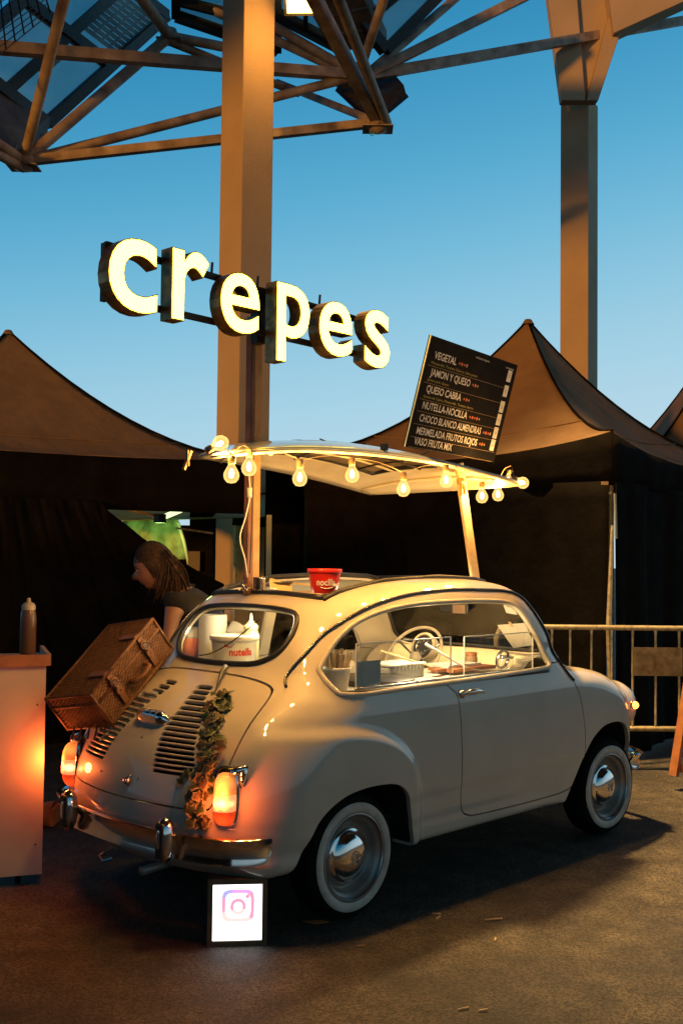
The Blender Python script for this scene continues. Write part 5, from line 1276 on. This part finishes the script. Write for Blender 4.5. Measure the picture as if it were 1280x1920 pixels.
part('core',box(hp(HL/2,HW/2,HT/2),(HL-.016,HW-.016,HT-.016),(aL_,yH,nH)),M('hamper_inside',(.05,.022,.008),.8),hm)
rh=.0085; 
# front (towards the viewer, -yH side), far end (low), top (lid, +nH)
def S_front(s,h): return hp(s,.004,h+.006),-yH
def S_low(s,h): return hp(HL-.004,s,h+.006),aL_
def S_hi(s,h): return hp(.004,s,h+.006),-aL_
def S_back(s,h): return hp(s,HW-.004,h+.006),yH
def S_top(s,h): return hp(s,h+.006,HT-.004),nH
def S_bot(s,h): return hp(s,h+.006,.004),-nH
nr=int((HT-.012)/rh)
for nm_,fn_s,L_s,n_s in (('front_weave',S_front,HL,nr),('end_weave',S_low,HW,nr),('end_weave',S_hi,HW,nr),('back_weave',S_back,HL,nr),('lid_weave',S_top,HL,int((HW-.012)/rh)),('base_weave',S_bot,HL,int((HW-.012)/rh))):
    part(nm_,weave(fn_s,n_s,L_s,rh,nm_),wk,hm,smooth=True)
# rolled borders, lid line, stakes
cor=[(0,0),(HL,0),(HL,HW),(0,HW)]
for t_ in (.004,HT-.058,HT-.002):
    part('border',tube([hp(a,w,t_) for a,w in cor],.0075,7,True),wk,hm,smooth=True)
for a,w in cor: part('corner_post',tube([hp(a,w,0),hp(a,w,HT)],.008,7),wk,hm,smooth=True)
for k in range(5): part('loose_stake',tube([hp(HL+.005,.03+k*.05,.02),hp(HL+.05+.012*(k%2),.03+k*.052,-.015)],.0045,5),wk,hm)
part('base_rod',tube([hp(HL-.02,.01,-.01),hp(HL+.06,.05,-.02)],.006,6),mt['wood_pale'],hm)
for a in (.13,.375):
    part('strap',box(hp(a,-.010,HT*.56),(.030,.004,HT*.82),(aL_,yH,nH)),lea,hm)
    part('strap',box(hp(a,.05,HT+.007),(.030,.10,.004),(aL_,yH,nH)),lea,hm)
    part('strap',join(lathe([(.026,0),(.024,.006),(0,.008)],hp(a,-.012,HT*.74),-yH,14),lathe([(.022,0),(.020,.006),(0,.008)],hp(a,-.012,HT*.50),-yH,14)),lea,hm)
    part('buckle',tube([hp(a+.016*math.cos(t_),-.022,HT*.72+.018*math.sin(t_)) for t_ in np.linspace(0,6.28,14)[:-1]],.0022,6,True),mt['chrome'],hm)
    part('buckle_pin',lathe([(.004,0),(0,.004)],hp(a,-.021,HT*.50),-yH,8),mt['chrome'],hm)
part('handle',tube([hp(.19,-.012,HT*.42),hp(.20,-.05,HT*.40),hp(.25,-.062,HT*.39),hp(.30,-.05,HT*.40),hp(.31,-.012,HT*.42)],.010,8),lea,hm,smooth=True)
# ---------------- ivy garland ----------------
gd=thing('ivy_garland','trailing ivy garland with cream-edged leaves between the louvres and right tail light','garland',on_rear(-.23,.90))
mt['leaf']=M('ivy_leaf',(.032,.062,.018),.5,0,.3,60); mt['leaf_edge']=M('ivy_edge',(.20,.18,.08),.55,0,.2,60); mt['leaf_dry']=M('ivy_dry_leaf',(.075,.045,.016),.6,0,.3,60)
def leaf_mesh(seed):
    rr=random.Random(seed); n=12; P=[(0,0,0)];Fs=[]; mi=[]
    for k in range(n):
        a=-math.pi*.92+2*math.pi*.92*k/(n-1); r_=1+.38*math.cos(5*a)*.6+rr.uniform(-.08,.08)
        x,y=math.sin(a)*r_*.42,.15-math.cos(a)*-1*r_*.48
        P.append((x*.90,y*.86,.05*abs(x)*3+rr.uniform(-.02,.02)))
    for k in range(n):
        a=-math.pi*.92+2*math.pi*.92*k/(n-1); r_=1+.38*math.cos(5*a)*.6
        x,y=math.sin(a)*r_*.46,.15+math.cos(a)*r_*.52
        P.append((x,y,.22*(x*x+y*y)*-1+.10*abs(x)+rr.uniform(-.03,.03)))
    for k in range(n-1):
        Fs.append([0,1+k+1,1+k]); mi.append(0); Fs.append([1+k,2+k,1+n+k+1,1+n+k]); mi.append(1)
    m=me('leaf',P,Fs,None,True,mats=[mt['leaf'] if seed%3 else mt['leaf_dry'],mt['leaf_edge']],fmi=mi); return m
LM=[leaf_mesh(k) for k in range(7)]
gl_path=[VPp for VPp in [(418,1308),(428,1325),(400,1340),(412,1365),(395,1385),(410,1405),(392,1425),(400,1445),(380,1462),(396,1475),(372,1495),(378,1520),(385,1535)]]
def body_hit(px,py):
    d=_fw+_r2*(px-640)/F_PX-_u2*(py-960)/F_PX; t=np.arange(3,6,.01); P=CAM+t[:,None]*d; f=bodyF(P); i=np.where(f<0)[0]; return P[i[0]] if len(i) else P[np.argmin(f)]
gpts=[body_hit(*q) for q in gl_path]; Ng=[Nat(q) for q in gpts]
stem=part('stem',tube(crom([q+n_*.018 for q,n_ in zip(gpts,Ng)],4),.003,5),mt['leaf_dry'],gd,smooth=True)
def add_leaf(q,n_,size,lift_,par=gd):
    o=link('leaf',LM[R.randrange(7)],par); z=Vector(nrm(n_+np.array([R.uniform(-.7,.7),R.uniform(-.7,.7),R.uniform(-.5,.7)])))
    x=Vector((R.uniform(-1,1),R.uniform(-1,1),R.uniform(-.6,.2))); y=(z.cross(x)).normalized(); 
    if y.z>0: y=-y
    x=y.cross(z); p=q+n_*lift_-wloc(par)
    o.matrix_local=Matrix(((x.x*size,y.x*size,z.x*size,p[0]),(x.y*size,y.y*size,z.y*size,p[1]),(x.z*size,y.z*size,z.z*size,p[2]),(0,0,0,1)))
cg=crom(gpts,10); Nc=normals_of(bodyF,project(bodyF,np.array(cg),2))
for k in range(190):
    i=int(R.random()**.85*(len(cg)-1)); q=cg[i]+np.array([R.uniform(-.012,.012),R.uniform(-.032,.032),R.uniform(-.03,.03)]); q=project(bodyF,q[None],2)[0]
    add_leaf(q,Nc[i],R.uniform(.030,.054),R.uniform(.006,.05))
for px,py in ((345,1455),(340,1462),(352,1448),(335,1468)): q=body_hit(px,py); add_leaf(q,Nat(q),.034,.010)
part('stem',tube([body_hit(375,1440)+Ng[0]*.01,body_hit(358,1452)+Ng[0]*.012,body_hit(340,1462)+Ng[0]*.01],.002,5),mt['leaf_dry'],gd)
# ---------------- light box on the ground ----------------
ib0,ib1=VP(388,1774,2,0),VP(500,1771,2,0); iu=nrm(ib1-ib0); iz=np.array([0,0,1.]); inn_=nrm(np.cross(iu,iz)); inn_=inn_ if inn_@TC>0 else -inn_
IW=np.linalg.norm(ib1-ib0); IH=.250
ib=thing('light_box','square lit white sign box with camera logo on the ground under the rear bumper','light box',(ib0+ib1)/2)
fw_=.020; frm=M('box_frame_wood',(.20,.11,.045),.4,0,.2,20)
def ip(x,z,d=0): return ib0+iu*x*IW+iz*z*IH+inn_*d
part('case',box(ip(.5,.5,-.035),(IW-.004,.065,IH-.004),(iu,inn_,iz)),mt['black_metal'],ib)
for a,b in ((ip(0,.037,0),ip(1,.037,0)),(ip(0,.963,0),ip(1,.963,0))): part('frame_bar',beam(a,b,.018,fw_),frm,ib)
for x in (.043,.957): part('frame_bar',beam(ip(x,.075,0),ip(x,.925,0),fw_,.018,inn_),frm,ib)
def logo_mat(name,c,s): return emis(name,c,s,(.9,.9,.9))
part('lit_face',box(ip(.5,.5,-.001),(IW-.03,.004,IH-.03),(iu,inn_,iz)),emis('box_glow',(.93,.97,1.0),2.6),ib)
def ringpts(cx,cz,rx,rz,e_=1.,n=48): 
    out=[]
    for k in range(n):
        a=2*math.pi*k/n; ca,sa=math.cos(a),math.sin(a); out.append((cx+np.sign(ca)*abs(ca)**e_*rx,cz+np.sign(sa)*abs(sa)**e_*rz))
    return out
def flat_ring(name,cx,cz,rx,rz,w,e_,colfn):
    A=ringpts(cx,cz,rx,rz,e_);B=ringpts(cx,cz,rx-w/IW,rz-w/IH,e_); n=len(A)
    groups={}
    for k in range(n):
        k2=(k+1)%n; groups.setdefault(colfn(A[k][0],A[k][1]),[]).append((A[k],A[k2],B[k2],B[k]))
    for kk,qs in groups.items():
        P=[];Fs=[]
        for q in qs: b=len(P); P+= [ip(x,z,.0025) for x,z in q]; Fs.append([b,b+1,b+2,b+3])
        o=part(name,(np.array(P),Fs),LGM[kk],ib); o['kind']='stuff'
LGM={'v':logo_mat('logo_violet',(.50,.44,.95),1.),'m':logo_mat('logo_magenta',(.92,.38,.85),1.),'p':logo_mat('logo_pink',(.95,.36,.52),1.),'w':logo_mat('logo_pale',(1.0,.78,.72),1.)}
def cf(x,z):
    if x<.40 and z>.74: return 'v'
    if x<.5 and z<.55: return 'w'
    if z>.80: return 'm'
    if z<.38: return 'w'
    return 'p'
flat_ring('logo_outline',.51,.60,.275,.245,.015,.42,cf); flat_ring('logo_circle',.51,.585,.135,.125,.014,1.,lambda x,z:'p' if z>.53 else 'w'); 
part('logo_dot',lathe([(.009,0),(0,.0003)],ip(.665,.735,.0025),inn_,14),LGM['p'],ib)
text_on('print','@misscrepes',ip(.20,.15,.0025),iu,iz,.016,logo_mat('grey_letters',(.55,.62,.58),.9),ib,w=IW*.57,bold=.01)
# ---------------- white stall table on the left ----------------
tr_=VP(82,1638,2,.085); D_t=4.8
c_r=V(86,1300,4.94); xr=np.array([c_r[0],c_r[1],0.]); tn=xr-V(74,1218,5.42)*np.array([1,1,0]); tn=nrm(tn); tu=nrm(np.cross((0,0,1),tn)); tu=tu if tu@RH<0 else -tu
tt=thing('stall_table','white panelled stall counter with wooden rim at the left edge, lit orange','counter',xr)
ztop=float(V(90,1243,4.93)[2]); zlo=float(V(82,1636,4.93)[2])
def tp(a,z,b=0): return xr+tu*a-tn*b+np.array([0,0,z])
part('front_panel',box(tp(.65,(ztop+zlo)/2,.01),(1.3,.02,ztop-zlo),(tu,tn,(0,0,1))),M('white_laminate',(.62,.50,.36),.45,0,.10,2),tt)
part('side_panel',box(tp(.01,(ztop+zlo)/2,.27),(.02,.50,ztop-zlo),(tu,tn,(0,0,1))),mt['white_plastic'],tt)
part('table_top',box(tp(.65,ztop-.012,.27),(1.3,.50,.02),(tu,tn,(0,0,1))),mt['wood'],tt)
part('rim',beam(tp(-.012,ztop+.012,-.012),tp(1.3,ztop+.012,-.012),.018,.050),mt['wood_orange'],tt); part('rim',beam(tp(-.012,ztop+.012,0),tp(-.012,ztop+.012,.50),.018,.05),mt['wood'],tt)
part('castor',join(lathe([(0,-.012),(.035,-.012),(.038,0),(.035,.012),(0,.012)],tp(.10,.038,.05),tu,18),beam(tp(.10,.05,.05),tp(.10,zlo,.05),.03,.02)),mt['tyre'],tt,smooth=True)
for a,z in ((.03,.18),(.035,.80)): part('screw',lathe([(.004,0),(0,.002)],tp(a,z,-.001),tn,8),mt['dark'],tt)
bo=tp(.075,ztop,.12); bt_=thing('sauce_bottle','tall brown squeeze bottle with pale cap on the stall counter','bottle',bo)
part('bottle',lathe([(0,0),(.033,0),(.036,.01),(.036,.185),(.034,.215),(.028,.235)],bo,(0,0,1),28),M('brown_sauce',(.12,.055,.03),.35),bt_,smooth=True)
part('cap',lathe([(.031,.232),(.031,.250),(.024,.262),(.010,.268),(.008,.285),(0,.288)],bo,(0,0,1),24),M('beige_cap',(.45,.36,.25),.4),bt_,smooth=True)
gb_=part('green_box',box(tp(.32,ztop+.035,.2),(.20,.2,.05),(tu,tn,(0,0,1))),M('green_lid',(.12,.26,.05),.5)); tag(gb_,'green lidded box on the stall counter behind the brown bottle','box'); bevel(gb_,.006)
yb=part('yellow_cube',box(tp(.095,ztop+.018,.03),(.03,.03,.03),(tu,tn,(0,0,1))),M('yellow_card',(.5,.32,.1),.6)); tag(yb,'small yellow block beside the foot of the brown bottle','block')
tc_=thing('traffic_cone','orange cone lying on the ground between the stall counter and the bumper','cone',V(105,1567,5.3)*np.array([1,1,0]))
c=V(100,1572,6.0); c[2]=.05; part('cone_body',lathe([(.02,.30),(.05,.12),(.075,0)],c,-RH*.9+np.array([0,0,.05]),18),mt['orange'],tc_,smooth=True); part('cone_base',box(c+RH*.01,(.02,.16,.09),(RH,TC,(0,0,1))),mt['orange'],tc_)
# ---------------- person ----------------
skin=M('skin',(.34,.17,.10),.5,0,.06,12); hairm=M('hair',(.045,.020,.010),.85,0,.35,35,bump=.6,bscale=90); shirt=M('black_shirt',(.012,.011,.012),.8,0,.2,10,bump=.3,bscale=14); trous=M('dark_trousers',(.016,.016,.02),.8)
person=thing('person','person with long brown hair and black T-shirt bending behind the car beside the hamper','person',np.array([*V(415,1200,5.85)[:2],0]))
LT=-RH; AW=-TC # image-left, away
hd=V(288,1062,5.75); sh=V(338,1118,5.8); 
def at_(v_): return np.asarray(v_,float)
pel=at_([*V(418,1200,5.9)[:2],.92]); waist=(pel*.6+sh*.4)+np.array([0,0,.03]); chest=pel*.22+sh*.78; neck=sh*.72+hd*.28+np.array([0,0,.01])
nearsh=sh+TC*.16+np.array([0,0,-.03]); farsh=sh-TC*.17; 
el=V(316,1150,5.62); el[2]-=.05; wr=V(318,1215,5.55); wr[2]-=.05; hnd=wr+np.array([0,0,-.07])+LT*.02
el=V(322,1165,5.6); wr=V(311,1245,5.5)
fel=farsh+LT*.06+np.array([0,0,-.28]); fwr=fel+LT*.20+np.array([0,0,-.18]); fh=fwr+LT*.06+np.array([0,0,-.05])
sk_pts=[pel,waist,chest,neck,hd+np.array([0,0,-.06])+AW*0, nearsh,el,wr,hnd, farsh,fel,fwr,fh, pel+TC*.10+np.array([0,0,-.08]),at_([*(pel+TC*.11+LT*.06)[:2],.48]),at_([*(pel+TC*.11-LT*.02)[:2],.07]),at_([*(pel+TC*.12+LT*.12)[:2],.04]),
 pel-TC*.10+np.array([0,0,-.08]),at_([*(pel-TC*.11+LT*.12)[:2],.48]),at_([*(pel-TC*.11+LT*.05)[:2],.07]),at_([*(pel-TC*.12+LT*.19)[:2],.04])]
rad=[.135,.115,.13,.052,.055,.062,.040,.027,.030,.062,.040,.027,.030,.10,.062,.040,.035,.10,.062,.040,.035]
edg=[(0,1),(1,2),(2,3),(3,4),(2,5),(5,6),(6,7),(7,8),(2,9),(9,10),(10,11),(11,12),(0,13),(13,14),(14,15),(15,16),(0,17),(17,18),(18,19),(19,20)]
def skin_body(name,pts,radii,edges,mat,parent,sub=2,grow=0.):
    pts=[np.asarray(p,float)-wloc(parent) for p in pts]; m=bpy.data.meshes.new(name); m.from_pydata([list(map(float,p)) for p in pts],edges,[]); o=link(name,m,parent)
    md=o.modifiers.new('s','SKIN'); sv=m.skin_vertices[0].data
    for i,r_ in enumerate(radii): sv[i].radius=(r_+grow,r_+grow); sv[i].use_root=(i==0)
    md.use_smooth_shade=True; ss=o.modifiers.new('u','SUBSURF'); ss.levels=sub; ss.render_levels=sub; m.materials.append(mat); return o
skin_body('body',sk_pts,rad,edg,skin,person)
skin_body('shirt',[pel+np.array([0,0,.0]),waist,chest,sh+np.array([0,0,-.01]),nearsh,nearsh*.48+el*.52,farsh,farsh*.48+fel*.52],[.148,.132,.150,.085,.080,.062,.080,.062],[(0,1),(1,2),(2,3),(2,4),(4,5),(2,6),(6,7)],shirt,person)
skin_body('trousers',[pel]+sk_pts[13:16]+sk_pts[17:20],[.15,.112,.078,.062,.112,.078,.062],[(0,1),(1,2),(2,3),(0,4),(4,5),(5,6)],trous,person)
# head: looks to image-left and down
fd_=nrm(LT*.93+TC*.10+np.array([0,0,-.42])); upv=nrm(np.array([0,0,1.])-fd_*fd_[2]); sdv_=np.cross(fd_,upv)
def head_mesh(c,r_=.105):
    P=[];Fs=[];nu,nv=28,20
    for i in range(nu):
        for j in range(nv+1):
            a=2*math.pi*i/nu; b=math.pi*j/nv; x,y,z=math.sin(b)*math.cos(a),math.sin(b)*math.sin(a),math.cos(b)
            sx,sy,sz=.098,.075,.118
            f=x*sx; 
            if x>0:
                nose=.036*math.exp(-((z+.10)/.16)**2-(y/.20)**2)*x; nose-=.010*math.exp(-((z-.14)/.12)**2-(y/.5)**2)
                lips=.009*math.exp(-((z+.47)/.09)**2-(y/.3)**2); chin=.014*math.exp(-((z+.80)/.18)**2-(y/.35)**2); eye=-.009*math.exp(-((z-.10)/.11)**2-((abs(y)-.42)/.18)**2)
                f+=nose+lips+chin+eye
            w=sy*(1-.22*max(-z,0)**1.5)*(1 if x>-.2 else .98)
            P.append(c+fd_*f+sdv_*y*w+upv*z*sz)
    for i in range(nu):
        for j in range(nv): Fs.append([i*(nv+1)+j,i*(nv+1)+j+1,((i+1)%nu)*(nv+1)+j+1,((i+1)%nu)*(nv+1)+j])
    return np.array(P),Fs
part('head',head_mesh(hd),skin,person,smooth=True)
for s_ in (-1,1):
    part('eye',lathe([(0,-.004),(.009,-.001),(.008,.002),(0,.004)],hd+fd_*.0835+sdv_*s_*.031+upv*.012,fd_,12),mt['wood'],person,smooth=True)
    part('eyebrow',tube([hd+fd_*.092+sdv_*s_*.016+upv*.030,hd+fd_*.088+sdv_*s_*.035+upv*.034],.003,5),hairm,person)
    part('ear',lathe([(0,-.006),(.014,-.004),(.018,.004),(0,.006)],hd-fd_*.005+sdv_*s_*.076,sdv_,12),skin,person,smooth=True)
# hair: cap and long strands falling behind to the shoulder
def hair_cap(c):
    P=[];Fs=[];nu,nv=30,14
    for i in range(nu):
        for j in range(nv+1):
            a=2*math.pi*i/nu; b=(math.pi*.64)*j/nv; x,y,z=math.sin(b)*math.cos(a),math.sin(b)*math.sin(a),math.cos(b)
            k=1.0+.03*math.sin(a*17+b*3)
            if x>.35 : z=max(z,.30+.25*(x-.35)+.0); 
            P.append(c-fd_*.012+fd_*x*.104*k+sdv_*y*.088*k+upv*(z*.132*k))
    for i in range(nu):
        for j in range(nv): Fs.append([i*(nv+1)+j,i*(nv+1)+j+1,((i+1)%nu)*(nv+1)+j+1,((i+1)%nu)*(nv+1)+j])
    return np.array(P),Fs
part('hair',hair_cap(hd),hairm,person,smooth=True)
Gs=[]
for k in range(420):
    s_=R.uniform(-1,1); a0_=hd-fd_*R.uniform(.02,.10)+sdv_*s_*.08+upv*R.uniform(-.03,.06)
    end=a0_-LT*R.uniform(.03,.11)+np.array([0,0,-R.uniform(.12,.21)])+TC*s_*.02
    if k%5==0: end=a0_+LT*R.uniform(-.02,.03)+np.array([0,0,-R.uniform(.12,.2)])+TC*.02
    midp=(a0_+end)/2-LT*.02+np.array([0,0,.015])
    Gs.append(tube(crom([a0_,midp,end],3),[.0042]*3+[.0040]*3+[.0012],5))
hs=part('hair_strands',join(*Gs),hairm,person,smooth=True); hs['kind']='stuff'
def hand(wr_,dr,par):
    dr=nrm(dr); _,s1,u1=frame(dr); o=part('palm',lathe([(.020,0),(.030,.02),(.036,.05),(.036,.075),(.026,.088),(0,.09)],wr_,dr,12),skin,par,smooth=True)
    for k,(q_,l_) in enumerate(((-.024,.058),(-.008,.070),(.008,.066),(.024,.050))):
        b=wr_+dr*.08+s1*q_; part('finger',tube([b,b+dr*l_*.5+u1*.006,b+dr*l_*.85+u1*.022,b+dr*l_*.95+u1*.036],[.0088,.0085,.0078,.005],8),skin,par,smooth=True)
    b=wr_+dr*.03+s1*.030; part('thumb',tube([b,b+dr*.025+s1*.022,b+dr*.055+s1*.026+u1*.01],[.011,.010,.007],8),skin,par,smooth=True)
hand(hnd+np.array([0,0,.03]),np.array([0,0,-1.])+LT*.3,person); hand(fh,np.array([0,0,-.6])+LT*.8,person)
# ---------------- litter ----------------
for (px,py,l_,an,lb) in ((925,1724,.075,.2,'pale straw stick lying flat on the lit asphalt'),(818,1714,.035,-.3,'short straw bit near the rear wheel shadow'),(821,1721,.03,.9,'second short straw bit crossing beside the first'),(928,1762,.03,1.4,'curled white paper shred on the asphalt'),(676,1774,.03,.1,'brown scrap on the ground below the rear wheel'),(868,1892,.04,.4,'pale flat crumb near the bottom of the photo'),(905,1895,.03,.2,'smaller pale crumb beside the flat one near the bottom')):
    c=VP(px,py,2,.004); d=np.array([math.cos(an-.8),math.sin(an-.8),0]); o=part('litter',tube([c-d*l_/2,c+np.array([0,0,.002]),c+d*l_/2+np.array([0,0,.002])],[.003,.0035,.004],6),mt['wood_pale'] if 'brown' not in lb else mt['wood']); tag(o,lb,'litter')
for (px,py,s_) in ((590,1732,.10),):  # patch of orange light on the asphalt, put in as a coloured sheet
    c=VP(px,py,2,.003); P=[c+RH*a*s_+TC*b*s_*.5 for a,b in ((-.5,-.2),(0,.5),(.6,-.1),(.2,-.5))]; o=part('light_patch',thick((np.array([p+np.array([0,0,.006]) for p in P]),[[0,3,2,1]]),.002),mt['orange']); tag(o,'orange patch of light on the ground by the rear wheel, laid as a flat sheet','litter')
peb=[]
for k in range(900):
    px,py=R.uniform(-60,1340),R.uniform(1560,1960); c=VP(px,py,2,0.0); s_=R.uniform(.0018,.0048)
    peb.append(lathe([(0,-s_*.2),(s_,0),(s_*.7,s_*.5),(0,s_*.65)],c+np.array([0,0,.0005]),(R.uniform(-.3,.3),R.uniform(-.3,.3),1),5))
pe=part('gravel',join(*peb),M('grit',(.14,.12,.10),.8)); pe['kind']='stuff'
